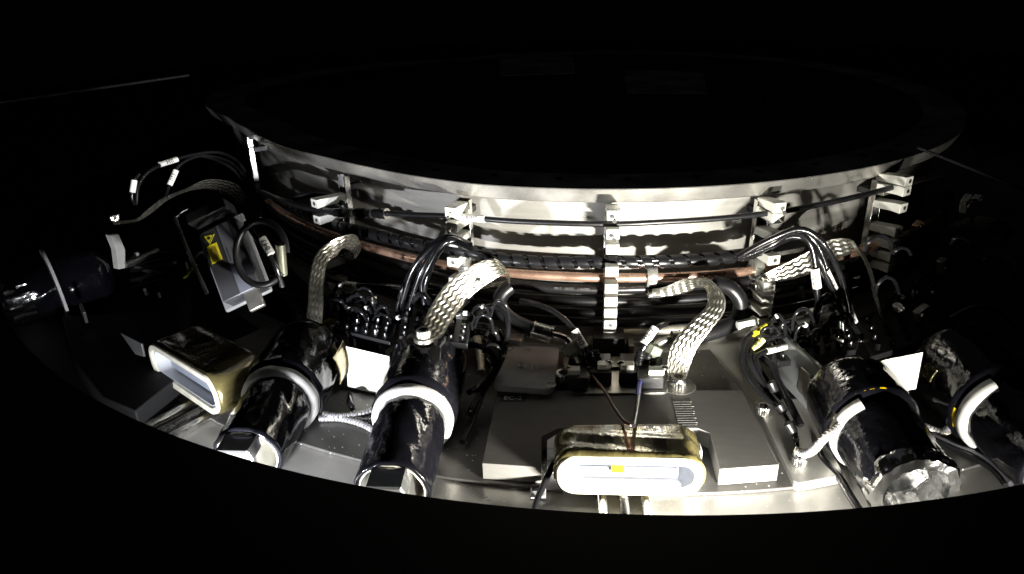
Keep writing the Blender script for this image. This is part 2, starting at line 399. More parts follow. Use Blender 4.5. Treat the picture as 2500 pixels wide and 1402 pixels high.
# shoulders of the bright former behind the coil
def make_former(az, label):
    m = frame(az, 1.40, FZ+.0065); t = thing('coil_former', label, 'bracket', m, 'pale formers behind the coils')
    b = MB()
    P = [(-.121, .008), (-.121, .030), (-.101, .052), (.101, .052), (.121, .030), (.121, .008)]
    b.prism(P, 0, .050, m); b.build('former_body', 'polymer', t, bevel=.001, smooth=20)
    return t
fm = make_former(BA+D2(.1), 'pale angular former directly behind the central oval coil, inside the block notch')
c1 = make_coil(azim(at(1536, 1160, R=1.455)), 1.455, at(1536, 1162, R=1.455).z, 'glowing white oval coil with amber film in front of the EC-2 block')
def rails(az, label):
    m = frame(az, 0, 0); t = thing('slide_rails', label, 'rails', frame(az, 1.5, FZ), 'radial slide rails under the coils')
    for x in (-.033, .033):
        b = MB(); b.cyl(m@Vector((x, -1.30, FZ+.0095)), m@Vector((x, -1.66, FZ+.0095)), .0085, seg=20); b.build('rod', 'steel', t)
    b = MB(); n = 150
    prof = [((.0075 if i % 2 else .0058), i*.34/n) for i in range(n+1)]
    b.lathe(prof, m @ Matrix.Translation((0, -1.30, FZ+.0095)) @ Matrix.Rotation(PI/2, 4, 'X'), 16); b.build('lead_screw', 'steel', t, smooth=20)
    return t
rails(BA, 'pair of bright rods and lead screw under the central oval coil')
rails(BL, 'pair of bright rods and lead screw under the left amber coil')
# left block and coil: copies turned round the drum
def copy_tree(o, parent=None):
    c = o.copy(); SC.collection.objects.link(c)
    if parent: c.parent = parent
    for ch in list(o.children): copy_tree(ch, c)
    return c
b = copy_tree(blk); b.matrix_world = frame(BL, 1.3, FZ+.0065); b.scale = (.6, .9, 1); b['label'] = 'dark notched metal block in shadow behind the left amber coil'
for ch in list(b.children):
    if ch.name.startswith('name_label'):
        for g in list(ch.children): bpy.data.objects.remove(g)
        bpy.data.objects.remove(ch)
f2 = copy_tree(fm); f2.matrix_world = frame(BL+D2(.1), 1.40, FZ+.0065); f2['label'] = 'pale angular former in shadow behind the left amber coil'
c2 = make_coil(azim(at(448, 922, R=1.46)), 1.46, at(448, 922, R=1.46).z, 'amber film oval coil with pale blue liner left of the black wrapped sensors', seed=3, tape=False); c2.matrix_world = Matrix.Translation(c2.matrix_world.translation) @ Matrix.Rotation(D2(-41), 4, 'Z') @ Matrix.Scale(1.14, 4)

# ============================================================ COLUMNS OF CLAMPS
PHI0, DEL = -.0831, .34
CR = 1.047
cols = {-3: [], -2: [(775, 500, ''), (783, 541, ''), (772, 640, ''), (788, 692, ''), (800, 745, '')],
 -1: [(1100, 521, 'slot'), (1102, 557, 'slot'), (1103, 592, ''), (1103, 641, ''), (1105, 690, ''), (1118, 748, '')],
 0: [(1504, 529, 'slot'), (1503, 575, 'slot'), (1500, 610, ''), (1497, 664, ''), (1495, 706, ''), (1492, 738, ''), (1490, 766, ''), (1489, 794, ''), (1486, 822, '')],
 1: [(1905, 510, 'slot'), (1905, 536, 'slot'), (1893, 582, ''), (1893, 636, ''), (1872, 704, 'slot'), (1864, 735, 'slot'), (1856, 765, 'slot')],
 2: [(2225, 442, ''), (2213, 468, ''), (2195, 512, ''), (2190, 568, ''), (2180, 602, ''), (2170, 632, ''), (2165, 658, '')]}
CG = 'pale cable clamp rails on the drum wall'
def make_column(k, label):
    L_ = cols[k]; az_ = PHI0+k*DEL
    if k == -3: az_ = azim(at(590, 340, z=-.04))
    elif k: az_ = azim(at(L_[0][0], L_[0][1], R=CR))*.5+azim(at(L_[3][0], L_[3][1], R=CR))*.5
    rw = RW*(1+grow(az_)); m = frame(az_, rw, 0); t = thing('clamp_rail', label, 'clamp rail', frame(az_, rw, FZ+.02), CG)
    b = MB()
    for x in (-.0125, .0125): b.box((x, -.042, -.17), (.003, .013, .26), m)
    b.build('channel', 'steel', t, bevel=.0005); b = MB(); b.box((0, -.037, -.17), (.0215, .003, .26), m)
    for z in (-.07, -.29): b.box((0, -.018, z), (.014, .036, .012), m)
    b.build('backing', 'dark', t)
    for (x_, y_, kind) in L_:
        z = at(x_, y_, R=CR).z; R = CR-(.004 if kind == 'slot' else 0)
        b = MB(); hw, hh = .0125, .0098; d = R-RW if k > -3 else .1; d = R-rw
        # saddle: wide face tapering back to the rail, hollow below where the cable sits
        P = [(-d, -hh), (-d, hh), (-d+.012, hh*1.0), (-.042, hh*.35), (-.042, -hh*1.15), (-d+.014, -hh*.9)]
        vs = [(-hw, p[0], z+p[1]) for p in P]+[(hw, p[0], z+p[1]) for p in P]; n = len(P)
        fs = [tuple(range(n)), tuple(range(2*n-1, n-1, -1))]+[(i, n+i, n+(i+1) % n, (i+1) % n) for i in range(n)]
        b.add(vs, [f[::-1] for f in fs], m); cl = b.build('clamp', 'clamp', t, bevel=.0012, smooth=30)
        b = MB(); q0 = m@Vector((.001, -d+.001, z)); q1 = m@Vector((.001, -d-(.012 if kind == 'slot' else .0015), z-(.005 if kind == 'slot' else 0)))
        if kind == 'slot': b.cyl(q0, q1, .0012, seg=8); b.cyl(q1, q1+(q1-q0).normalized()*.003, .0040, seg=14)
        else:
            b.cyl(q0, q1, .0042, seg=16)
        sc_ = b.build('screw', 'dsteel', cl)
        if kind != 'slot':
            b = MB(); b.box((.001, -d-.0017, z), (.0072, .0006, .0012), m @ Matrix.Translation((0.001, 0, z)) @ Matrix.Rotation(.6, 4, 'Y') @ Matrix.Translation((-.001, 0, -z))); b.build('slot', 'ink', cl)
    # top hook under the flange
    if k in (-3, -2): return t
    b = MB(); b.box((0, -.056, -.060), (.024, .018, .018), m); b.box((-.009, -.068, -.056), (.005, .008, .008), m); b.build('top_bracket', 'olive', t, bevel=.001)
    return t
names = {-3: 'far left pale clamp rail, bare top end in the dim part of the drum wall', -2: 'second clamp rail from the left, behind the curled braid strap', -1: 'clamp rail behind the wide diagonal braid strap',
         0: 'fully lit clamp rail in the middle with a straight stack of square clamps', 1: 'clamp rail right of centre where the black cable bundle arches over', 2: 'shadowed clamp rail at far right of the drum wall'}
for k in range(-3, 3): make_column(k, names[k])

# ============================================================ CABLES ROUND THE DRUM
def arc(R, z, a0, a1, n=60, wob=0, seed=0):
    from_grow = grow
    out = []
    for i in range(n+1):
        a = a0+(a1-a0)*i/n; w_ = wob*noise.noise(Vector((a*3+seed, seed, 0)))
        out.append(cyl_pt(R*(1+.6*grow(a))+abs(w_)*.3, a, z+w_))
    return out
def cab(name, pts, r, m, label, cat='cable', group=None, seg=10, sub=6):
    b = MB(); b.tube(pts, r, seg, sub); o = b.build(name, m, smooth=70); tag(o, label, cat, group); return o
GB = 'thick black cables round the drum'
zrow = [at(1450, y, R=1.002).z for y in (706, 738, 767, 791)]
lab = ['uppermost of the thick black cables, just below the copper pipe', 'second thick black cable below the copper pipe', 'third thick black cable below the copper pipe', 'lowest thick black cable round the drum, above the pale braided hose']
for i, z in enumerate(zrow):
    cab('thick_cable', arc(.998, z, D2(-72), D2(62), 70, .005, i*3.3), (.0100, .0098, .0085, .0092)[i], 'cable', lab[i], group=GB, seg=14, sub=2)
# printed text on the top thick cable
ctop = at(1400, 706, R=1.02)
for s, az, zz in (('06590·7 · 22590 · 2106', azim(at(1395, 706, R=1.02)), zrow[0]), ('CONECT · 4061 · PUR', azim(at(1270, 786, R=1.02)), zrow[3])):
    R_ = 1.0105
    def fn(v, az=az, zz=zz, R_=R_): return cyl_pt(R_+v.z-(v.y/.0115)**2*.005, az-v.x/R_, zz+.003-v.y)
    text_mb(s, .0075, None, .0001, fn).build('cable_print', 'faint_ink', None, smooth=0)
for o in [o for o in bpy.data.objects if o.name.startswith('cable_print')]:
    par = [q for q in bpy.data.objects if q.name.startswith('thick_cable')][0 if o.location.z > zrow[2] else 3]
    mw = o.matrix_world.copy(); loc = o.location.copy(); o.parent = par; o.location = loc-par.location
zc = at(1430, 678, R=1.008).z
cu = cab('copper_pipe', arc(1.008, zc, D2(-64), D2(47), 60, .002, 5), .0092, 'copper', 'bright copper pipe curving round the drum', 'pipe', seg=18, sub=2)
b = MB(); P = [at(1500, 812, R=1.0).z]; 
cab('braided_hose', px([(1440, 850, 1.04), (1462, 826, 1.03), (1500, 813, 1.01), (1600, 808, 1.0), (1720, 800, 1.0), (1850, 786, 1.0), (2000, 750, 1.0)]), .0085, 'braid_clear', 'pale braided hose below the black cables, leaving the lowest clamp', 'hose')
# upper thin cable with plug at its left
up = cab('signal_cable', px([(940, 521, 1.022), (1000, 524, 1.02), (1080, 527, 1.02), (1140, 531, 1.02), (1250, 540, 1.02), (1400, 546, 1.02), (1505, 547, 1.02), (1600, 543, 1.02), (1750, 534, 1.02), (1890, 519, 1.02), (2000, 500, 1.02), (2100, 478, 1.02), (2210, 450, 1.02), (2300, 425, 1.02)]), .0056, 'cable', 'thin black cable running high on the drum with a white sleeve', seg=12)
sleeve_label(up, at(1112, 529, R=1.02), at(1184, 535, R=1.02), .0072, 'D161667', tsize=.009, flip=True)
def along(p, q, steps, r, b, seg=16):
    """turned body: steps = [(t, radius)]"""
    d = q-p; m = Matrix.Translation(p) @ d.to_track_quat('Z', 'Y').to_matrix().to_4x4(); b.lathe([(rr, t*d.length) for t, rr in steps], m, seg)
pg = thing('inline_plug', 'black threaded inline plug between the two left clamp rails', 'plug', at(880, 521, R=1.025))
p, q = at(815, 519, R=1.028), at(945, 522, R=1.024); b = MB()
along(p, q, [(0, .006), (.02, .0095), (.2, .0102), (.21, .009), (.44, .009), (.45, .011), (.62, .0112), (.63, .0095), (.85, .0098), (.86, .011), (.97, .0108), (1, .006)], 0, b, 20); b.build('plug_body', 'thin', pg)
for t0, n, g in ((.22, 6, .035), (.64, 4, .035)):
    for k in range(n):
        b = MB(); a_ = p.lerp(q, t0+k*g); c_ = p.lerp(q, t0+k*g+.012); b.cyl(a_, c_, .0103, seg=20); b.build('thread_ring', 'dsteel', pg)
b = MB(); b.cyl(p.lerp(q, .93), p.lerp(q, 1.0), .0113, seg=20); b.build('collar', 'steel', pg)
cab('signal_cable', px([(640, 470, 1.03), (690, 490, 1.04), (740, 505, 1.04), (780, 512, 1.035), (816, 519, 1.028)]), .0075, 'cable', 'short black cable entering the left end of the inline plug')
cab('signal_cable', px([(720, 488, 1.03), (735, 478, 1.02), (770, 476, 1.0), (810, 482, .99), (835, 498, .985), (842, 515, .98)]), .007, 'cable', 'black cable looping behind the second clamp rail')

# spiral wrapped bundle
sp_pts = px([(700, 500, 1.010), (800, 545, 1.010), (870, 563, 1.015), (950, 582, 1.015), (1040, 602, 1.020), (1130, 612, 1.025), (1230, 634, 1.020), (1340, 641, 1.015), (1450, 640, 1.015), (1500, 640, 1.015), (1600, 640, 1.015), (1720, 634, 1.015), (1800, 625, 1.015), (1860, 612, 1.020), (1900, 590, 1.025), (1945, 572, 1.030)])
P = spline(sp_pts, 24); fr = frames(P)
bt = thing('wrapped_bundle', 'black cable bundle in spiral wrap running above the copper pipe', 'cable bundle', sp_pts[8])
for k, (a, r) in enumerate(((0, .005), (2.1, .0048), (4.2, .005))):
    b = MB(); b.tube([P[i]+.0052*(fr[i][1]*math.cos(a+i*.01)+fr[i][2]*math.sin(a+i*.01)) for i in range(0, len(P), 3)], r, 8, 2); b.build('inner_cable', 'thin', bt, smooth=70)
def helix(P, r, pitch, width, start, stop, phase=0):
    S = [0]
    for i in range(1, len(P)): S.append(S[-1]+(P[i]-P[i-1]).length)
    fr = frames(P)
    def smp(s):
        s = min(max(s, 0), S[-1]-1e-6); lo = 0; hi = len(S)-1
        while hi-lo > 1:
            mid = (lo+hi)//2
            if S[mid] <= s: lo = mid
            else: hi = mid
        k = (s-S[lo])/(S[hi]-S[lo]); return P[lo].lerp(P[hi], k), fr[lo][1].lerp(fr[hi][1], k), fr[lo][2].lerp(fr[hi][2], k)
    n = int((stop-start)/pitch*20); vs = []; fs = []
    for j in range(n+1):
        s = start+(stop-start)*j/n; a = 2*PI*s/pitch+phase
        wob = 1+.08*noise.noise(Vector((s*40, 0, 0))); ww = width*(1+.35*noise.noise(Vector((s*12, 3, 0))))
        for (ds, rr) in ((-.5, r-.0012), (-.5, r), (-.2, r+.0006), (.2, r+.0006), (.5, r), (.5, r-.0012)):
            c, e1, e2 = smp(s+ds*ww); vs.append(c+(e1*math.cos(a)+e2*math.sin(a))*rr*wob)
    K = 6
    for j in range(n):
        for k in range(K-1): fs.append((j*K+k, j*K+k+1, (j+1)*K+k+1, (j+1)*K+k))
        fs.append((j*K+K-1, j*K, (j+1)*K, (j+1)*K+K-1))
    return vs, fs, S[-1]
vs, fs, LL = helix(P, .0125, .031, .021, .0, 9); 
LLs = LL; vs, fs, _ = helix(P, .0125, .031, .021, .005, LL*.93)
b = MB(); b.add(vs, fs); b.build('spiral_wrap', 'wrap', bt, smooth=50)

# hose clamps on the copper pipe
def hose_clamp(x, y, label, drop=.03):
    p = at(x, y, R=1.008); p.z = zc; az = azim(p); m = frame(az, 1.008, zc); t = thing('hose_clamp', label, 'hose clamp', m, 'clear hose clamps on the copper pipe')
    b = MB(); b.lathe([(.0112, -.010), (.0155, -.010), (.0165, -.006), (.0165, .006), (.0155, .010), (.0112, .010)], m @ Matrix.Translation((0, -.001, .003)) @ Matrix.Rotation(PI/2, 4, 'Y') @ Matrix.Scale(1.35, 4, Vector((1, 0, 0))), 30); b.build('band', 'acryl2', t, smooth=40)
    b = MB(); b.box((.004, -.010, -drop), (.024, .016, .013), m); b.build('screw_housing', 'steel', t, bevel=.0015)
    b = MB(); b.cyl(m@Vector((-.006, -.020, -drop+.002)), m@Vector((.020, -.020, -drop+.002)), .0055, seg=14); b.build('screw', 'mirror', t)
    for k in range(3):
        b = MB(); b.box((0, -.0178, .010-k*.007), (.013, .0015, .0025), m); b.build('band_slot', 'steel', t)
M['guide'] = mat('guide_glass', (.50, .50, .50), .85, .16, .1, 30)
M['acryl2'] = mat('clear_plastic_band', (.30, .30, .27), .5, .18, .5, 90, .4, 60, coat=.5)
hose_clamp(1590, 680, 'clear hose clamp on the copper pipe right of the middle rail')
hose_clamp(1845, 662, 'clear hose clamp on the copper pipe beside the clamp rail right of centre')
hose_clamp(1138, 650, 'dim hose clamp on the copper pipe partly behind the wide braid strap')
hose_clamp(850, 600, 'hose clamp on the copper pipe hidden in the curl of a braid strap')

# ============================================================ BRAID STRAPS
SG = 'silver braid ground straps'
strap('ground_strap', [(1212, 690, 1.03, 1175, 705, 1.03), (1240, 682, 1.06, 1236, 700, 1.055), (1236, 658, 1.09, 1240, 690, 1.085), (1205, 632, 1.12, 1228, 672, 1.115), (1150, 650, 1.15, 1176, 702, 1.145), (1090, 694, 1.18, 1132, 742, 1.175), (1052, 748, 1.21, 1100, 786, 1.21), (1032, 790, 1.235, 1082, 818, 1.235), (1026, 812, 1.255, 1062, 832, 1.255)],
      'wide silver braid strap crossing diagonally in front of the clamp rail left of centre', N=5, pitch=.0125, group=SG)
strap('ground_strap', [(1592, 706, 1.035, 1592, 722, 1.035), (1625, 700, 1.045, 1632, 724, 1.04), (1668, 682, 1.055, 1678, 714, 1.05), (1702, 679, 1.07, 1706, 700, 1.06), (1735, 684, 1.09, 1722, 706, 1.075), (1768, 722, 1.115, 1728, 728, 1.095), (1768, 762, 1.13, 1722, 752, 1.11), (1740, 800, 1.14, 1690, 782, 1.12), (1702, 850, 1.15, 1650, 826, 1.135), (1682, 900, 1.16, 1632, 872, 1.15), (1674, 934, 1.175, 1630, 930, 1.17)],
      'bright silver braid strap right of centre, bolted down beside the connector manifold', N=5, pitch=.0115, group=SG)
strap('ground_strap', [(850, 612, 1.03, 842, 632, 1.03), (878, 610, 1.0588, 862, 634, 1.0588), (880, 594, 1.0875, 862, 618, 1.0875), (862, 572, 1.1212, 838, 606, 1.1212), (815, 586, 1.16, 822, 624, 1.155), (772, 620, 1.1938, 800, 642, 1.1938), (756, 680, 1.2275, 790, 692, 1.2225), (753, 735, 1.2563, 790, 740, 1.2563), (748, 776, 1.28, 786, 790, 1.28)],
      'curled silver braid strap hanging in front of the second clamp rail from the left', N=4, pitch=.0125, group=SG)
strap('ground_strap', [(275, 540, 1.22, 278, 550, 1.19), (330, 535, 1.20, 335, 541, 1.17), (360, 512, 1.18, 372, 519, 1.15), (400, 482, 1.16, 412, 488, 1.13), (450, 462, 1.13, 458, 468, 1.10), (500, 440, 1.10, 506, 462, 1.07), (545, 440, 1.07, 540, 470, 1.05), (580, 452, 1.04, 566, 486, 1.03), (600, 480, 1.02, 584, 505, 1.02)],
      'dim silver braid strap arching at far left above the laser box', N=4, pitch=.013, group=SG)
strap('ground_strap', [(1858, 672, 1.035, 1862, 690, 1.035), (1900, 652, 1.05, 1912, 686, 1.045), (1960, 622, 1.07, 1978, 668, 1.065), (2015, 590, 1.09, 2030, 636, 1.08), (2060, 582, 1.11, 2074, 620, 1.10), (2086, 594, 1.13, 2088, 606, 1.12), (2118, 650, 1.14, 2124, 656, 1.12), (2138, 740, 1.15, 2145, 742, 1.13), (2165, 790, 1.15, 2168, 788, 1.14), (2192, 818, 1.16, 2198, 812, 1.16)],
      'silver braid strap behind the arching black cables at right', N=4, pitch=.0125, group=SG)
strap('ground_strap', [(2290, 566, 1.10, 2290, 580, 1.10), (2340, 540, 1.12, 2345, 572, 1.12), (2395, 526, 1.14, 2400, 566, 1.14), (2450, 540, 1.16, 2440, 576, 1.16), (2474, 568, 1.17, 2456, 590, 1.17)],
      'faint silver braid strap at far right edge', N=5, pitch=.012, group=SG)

# ============================================================ TAPE WRAPPED SENSORS
WG = 'black tape wrapped cylinder sensors'
def lathe_axis(p, q): return Matrix.Translation(p) @ (q-p).to_track_quat('Z', 'Y').to_matrix().to_4x4()
def world_ang(m, phi):
    """angle about the cylinder axis, 0 = right, pi/2 = up, pi = left as seen from the rim"""
    d = m.to_3x3().inverted() @ Vector((math.cos(phi), 0, math.sin(phi))); return math.atan2(d.y, d.x)
def sensor(front, back, r1, r2, split, label, seed, endkind='prism', ring=True, arc=None):
    """front = end near the rim, back = end near the drum"""
    front = Vector(front); back = Vector(back); m = lathe_axis(front, back); L = (back-front).length
    t = thing('wrapped_sensor', label, 'sensor', Vector((front.x, front.y, FZ)).lerp(Vector((back.x, back.y, FZ)), .5), WG)
    def wr(a, h, r):
        c = Vector((math.cos(a)*1.6, math.sin(a)*1.6, h*9+seed))
        v = noise.noise(c*1.1)*.0022+noise.noise(c*4.1)*.0007
        v += -.0036*abs(noise.noise(Vector((a*2.2+h*25, h*6, seed))))
        return v if r > r1*.6 else 0
    def prof(a, b_, ra, rb, n=22, e0=.006, e1=.006, cap0=False, cap1=True):
        out = []
        for i in range(n+1):
            s = i/n; h = a+(b_-a)*s; r = ra+(rb-ra)*s
            d0 = h-a; d1 = b_-h
            if cap0 and d0 < e0: r -= e0*(1-math.sqrt(max(0, 1-(1-d0/e0)**2)))
            if cap1 and d1 < e1: r -= e1*(1-math.sqrt(max(0, 1-(1-d1/e1)**2)))
            out.append((r, h))
        return out
    s = L*split
    b = MB(); pr = [(r1-.0085, .006), (r1-.0075, -.001), (r1-.003, -.002)]+prof(.001, s-.004, r1-.001, r1*1.03, cap1=False); b.lathe(pr, m, 64, fn=wr, closed=False); b.build('front_sleeve', 'tape', t, smooth=80)
    b = MB(); pr = [(r1*.9, s+.004)]+prof(s+.008, L-.0, r2, r2*.98, cap0=True, e0=.012, e1=.03)+[(r2*.55, L+.004), (.001, L+.004)]; b.lathe(pr, m, 64, fn=wr, closed=False); b.build('rear_sleeve', 'tape', t, smooth=80)
    if ring:
        b = MB(); rr = r1+(r2-r1)*.6
        b.lathe([(r1*.95, s-.014), (rr-.004, s-.013), (rr, s-.009), (rr+.001, s+.004), (rr-.003, s+.009), (r1*.95, s+.009)], m, 64, fn=lambda a, h, r: .0012*noise.noise(Vector((math.cos(a)*3, math.sin(a)*3, seed))), closed=False, **(dict(a0=world_ang(m, arc[1]), a1=world_ang(m, arc[1])+arc[1]-arc[0]) if arc else {})); b.build('white_collar', 'foam', t, smooth=50)
    if endkind == 'prism' and arc: 
        b = MB(); b.lathe([(r1-.008, .0005), (r1-.011, -.004), (r1-.014, .003), (r1-.013, .05), (.001, .055)], m, 60, closed=False, fn=lambda a, h, r: .006*noise.noise(Vector((math.cos(a)*4, math.sin(a)*4, h*70+seed)))); b.build('crumpled_lining', 'foil', t, smooth=50)
    elif endkind == 'prism':
        b = MB(); b.lathe([(r1-.008, .0005), (r1-.010, -.0012), (r1-.0115, .002), (r1-.011, .05), (.001, .052)], m, 48, closed=False, fn=lambda a, h, r: .0016*noise.noise(Vector((math.cos(a)*5, math.sin(a)*5, h*30+seed)))); b.build('inner_sleeve', 'cream', t, smooth=60)
        # light guide with chamfered corners, upright with respect to gravity
        ax = (back-front).normalized(); x = Vector((0, 0, 1)).cross(ax).normalized()*-1; zz = x.cross(ax)*-1
        if zz.z < 0: zz = -zz
        mm = Matrix(((x.x, ax.x, zz.x, front.x), (x.y, ax.y, zz.y, front.y), (x.z, ax.z, zz.z, front.z), (0, 0, 0, 1)))
        g = r1*(.50 if not arc else .40); h_ = r1*.72
        oct_ = [(-g, -h_), (g, -h_), (g*1.1, -h_*.6), (g*1.1, h_*.72), (g*.85, h_*1.1), (-g*.85, h_*1.1), (-g*1.1, h_*.72), (-g*1.1, -h_*.6)]
        rings = [[(u, y, v) for u, v in oct_] for y in (.05, -.040)]; rings.append([(u*.95, -.043, v*.95) for u, v in oct_])
        b = MB(); loft(b, rings, mm, False, True); b.build('light_guide', 'guide', t, smooth=20)
    return t, m, L
def axz(x, y, z): return at(x, y, z=z)
s2, m2, L2 = sensor(axz(958, 1200, -.303), axz(1052, 868, -.284), .058, .074, .47, 'black wrapped cylinder second from the left, cables looping at its right side', 2)
s1, m1, L1 = sensor(axz(604, 1116, -.303), axz(762, 845, -.288), .058, .074, .46, 'black wrapped cylinder beside the amber coil, yellow tape patch on its right flank', 9)
s3, m3, L3 = sensor(axz(2232, 1198, -.296), axz(2062, 940, -.284), .065, .076, .50, 'black wrapped cylinder with crinkled foil end right of the central block', 14, arc=(2.1, 4.1))
s4, m4, L4 = sensor(axz(2600, 1150, -.29), axz(2310, 872, -.278), .066, .082, .45, 'black wrapped cylinder cut by the right edge of the picture', 23, arc=(2.1, 4.1))
s0, m0, L0 = sensor(axz(10, 735, -.28), axz(262, 662, -.27), .060, .072, .48, 'dim black wrapped cylinder at far left with torn foil end', 31, endkind='foil', ring=False)
# its thin disc and crumpled foil
b = MB(); dm = m0 @ Matrix.Translation((0, 0, L0*.48)); b.lathe([(.05, -.003), (.0895, -.003), (.0905, 0), (.0895, .003), (.05, .003)], dm, 60, closed=False); b.build('thin_disc', 'foam', s0)
b = MB(); b.lathe([(.001, -.02), (.03, -.024), (.05, -.012), (.062, .004), (.063, .03), (.061, .05)], m0, 60, closed=False, fn=lambda a, h, r: .008*noise.noise(Vector((math.cos(a)*4, math.sin(a)*4, h*60)))+.005*noise.noise(Vector((math.cos(a)*9, math.sin(a)*9, h*90)))); b.build('crumpled_foil', 'foil', s0, smooth=30)
b = MB(); b.lathe([(.045, -.008), (.0605, -.006), (.0655, .004), (.064, .02)], m3, 80, closed=False, fn=lambda a, h, r: .004*noise.noise(Vector((math.cos(a)*6, math.sin(a)*6, h*80)))); b.build('crumpled_foil', 'foil', s3, smooth=30)
# yellow tape patch on sensor one
b = MB(); b.lathe([(.0812, L1*.70), (.0815, L1*.76), (.0812, L1*.86)], m1, 40, a0=0, a1=2*PI, closed=False)
def patch(parent, m, R, h0, h1, world_dir, span, mt, name='tape_patch'):
    d = (m.to_3x3().inverted() @ Vector(world_dir)); a = math.atan2(d.y, d.x); b = MB()
    b.lathe([(R-.002, h0), (R, h0+.001), (R+.0006, (h0+h1)/2), (R, h1-.001), (R-.002, h1)], m, 14, a-span/2, a+span/2, closed=False, fn=lambda a, h, r: .001*noise.noise(Vector((a*9, h*90, 4)))); return b.build(name, mt, parent, smooth=60)
patch(s1, m1, .0835, L1*.72, L1*.90, (1, -.3, .05), .75, 'gold')
patch(s3, m3, .0735, L3*.555, L3*.57+.004, (-.1, -.6, 1), .9, 'orange')
patch(s4, m4, .0765, L4*.48, L4*.5+.004, (-1, -.6, -.2), .5, 'orange')
patch(s4, m4, .084, L4*.70, L4*.80, (-1, .1, .3), .3, 'kapton')

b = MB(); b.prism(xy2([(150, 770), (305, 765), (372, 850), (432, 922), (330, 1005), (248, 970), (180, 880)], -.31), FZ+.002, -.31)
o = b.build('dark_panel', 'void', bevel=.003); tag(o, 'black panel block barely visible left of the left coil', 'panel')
# white cards behind the sensors
def card(poly, z0, label, th=.0015, stripe=None):
    P = [at(x, y, z=z) for x, y, z in poly]; n = (P[1]-P[0]).cross(P[3]-P[0]).normalized()*th
    b = MB(); b.add(P+[p-n for p in P], [(0, 1, 2, 3), (7, 6, 5, 4), (0, 4, 5, 1), (1, 5, 6, 2), (2, 6, 7, 3), (3, 7, 4, 0)]); o = b.build('white_card', 'card', bevel=.0003)
    tag(o, label, 'card', 'white cards between the sensors')
    if stripe:
        S = [P[0].lerp(P[1], a).lerp(P[3].lerp(P[2], a), v)+(n.normalized()*(.0006 if n.normalized().dot(CAM-P[0]) > 0 else -.0006)) for a, v in stripe]
        b = MB(); b.add(S+[s-n*.2 for s in S], [(0, 1, 2, 3), (7, 6, 5, 4), (0, 4, 5, 1), (1, 5, 6, 2), (2, 6, 7, 3), (3, 7, 4, 0)]); b.build('tape_stripe', 'lemon', o)
card([(845, 845, -.262), (972, 875, -.262), (925, 962, FZ+.012), (850, 945, FZ+.012)], 0, 'blown-out white card standing between the two left black cylinders', stripe=[(.02, .1), (.45, .1), (.3, .35), (.02, .3)])
card([(2132, 884, -.222), (2252, 860, -.222), (2235, 950, -.27), (2185, 958, -.27)], 0, 'white card with pale yellow stripe between the two right black cylinders', stripe=[(.5, .1), (.85, .05), (.7, .95), (.35, .9)])

# ============================================================ SWITCH BOX, MANIFOLD
zt = -.305
t = thing('cover_box', 'square steel cover plate marked 10. left of the connector manifold', 'cover box', at(1285, 897, z=FZ+.0065))
def rpoly(pts, r=.25, n=5):
    out = []; N_ = len(pts)
    for i in range(N_):
        p0, p1, p2 = Vector(pts[i-1]), Vector(pts[i]), Vector(pts[(i+1) % N_])
        rr = r if not isinstance(r, (list, tuple)) else r[i]
        a = p1+(p0-p1).normalized()*rr; c = p1+(p2-p1).normalized()*rr
        for k in range(n+1):
            s = k/n; out.append((1-s)**2*a+2*s*(1-s)*p1+s*s*c)
    return out
def xy(lst, z): return [(q.x, q.y) for q in (at(x, y, z=z) for x, y in lst)]
P = rpoly(xy([(1226, 841), (1366, 848), (1352, 952), (1206, 941)], zt), [.012, .014, .022, .012]); b = MB(); b.prism([(p.x, p.y) for p in P], zt-.012, zt)
M['steel_top'] = mat('brushed_cover', (.34, .34, .34), .1, .6, .1, 120, .15, 30, dust=.07)
top = b.build('cover_plate', 'steel_top', t, bevel=.0012)
b = MB(); P2 = rpoly(xy([(1230, 846), (1356, 852), (1343, 946), (1212, 936)], zt), .008); b.prism([(p.x, p.y) for p in P2], FZ+.007, zt-.0125); b.build('box_body', 'dsteel', t)
def tmat(x, y, z, x2, y2):
    a = at(x, y, z=z); c = at(x2, y2, z=z); return Matrix.Translation(a) @ Matrix.Rotation(math.atan2(c.y-a.y, c.x-a.x), 4, 'Z')
text_mb('10.', .014, tmat(1288, 855, zt+.0004, 1340, 857)).build('lettering', 'ink', top, smooth=0)
text_mb('MW 83-', .0085, tmat(1300, 895, zt+.0004, 1303, 870)).build('lettering', 'white', top, smooth=0)
text_mb('CS 4101', .0085, tmat(1310, 895, zt+.0004, 1313, 870)).build('lettering', 'white', top, smooth=0)
for r in (.0035, .0075):
    b = MB(); c = at(1274, 893, z=zt+.0003); b.lathe([(r, 0), (r+.0014, .0006), (r+.002, 0)], Matrix.Translation(c), 24, closed=False); b.build('ring_mark', 'steel', top)
for x, y in ((1243, 851), (1345, 940)):
    b = MB(); c = at(x, y, z=zt+.0003); b.lathe([(.009, 0), (.0095, .0012), (.0075, .0014), (.0072, -.001), (.001, -.001)], Matrix.Translation(c), 24, closed=False); b.build('corner_screw', 'dsteel', top)

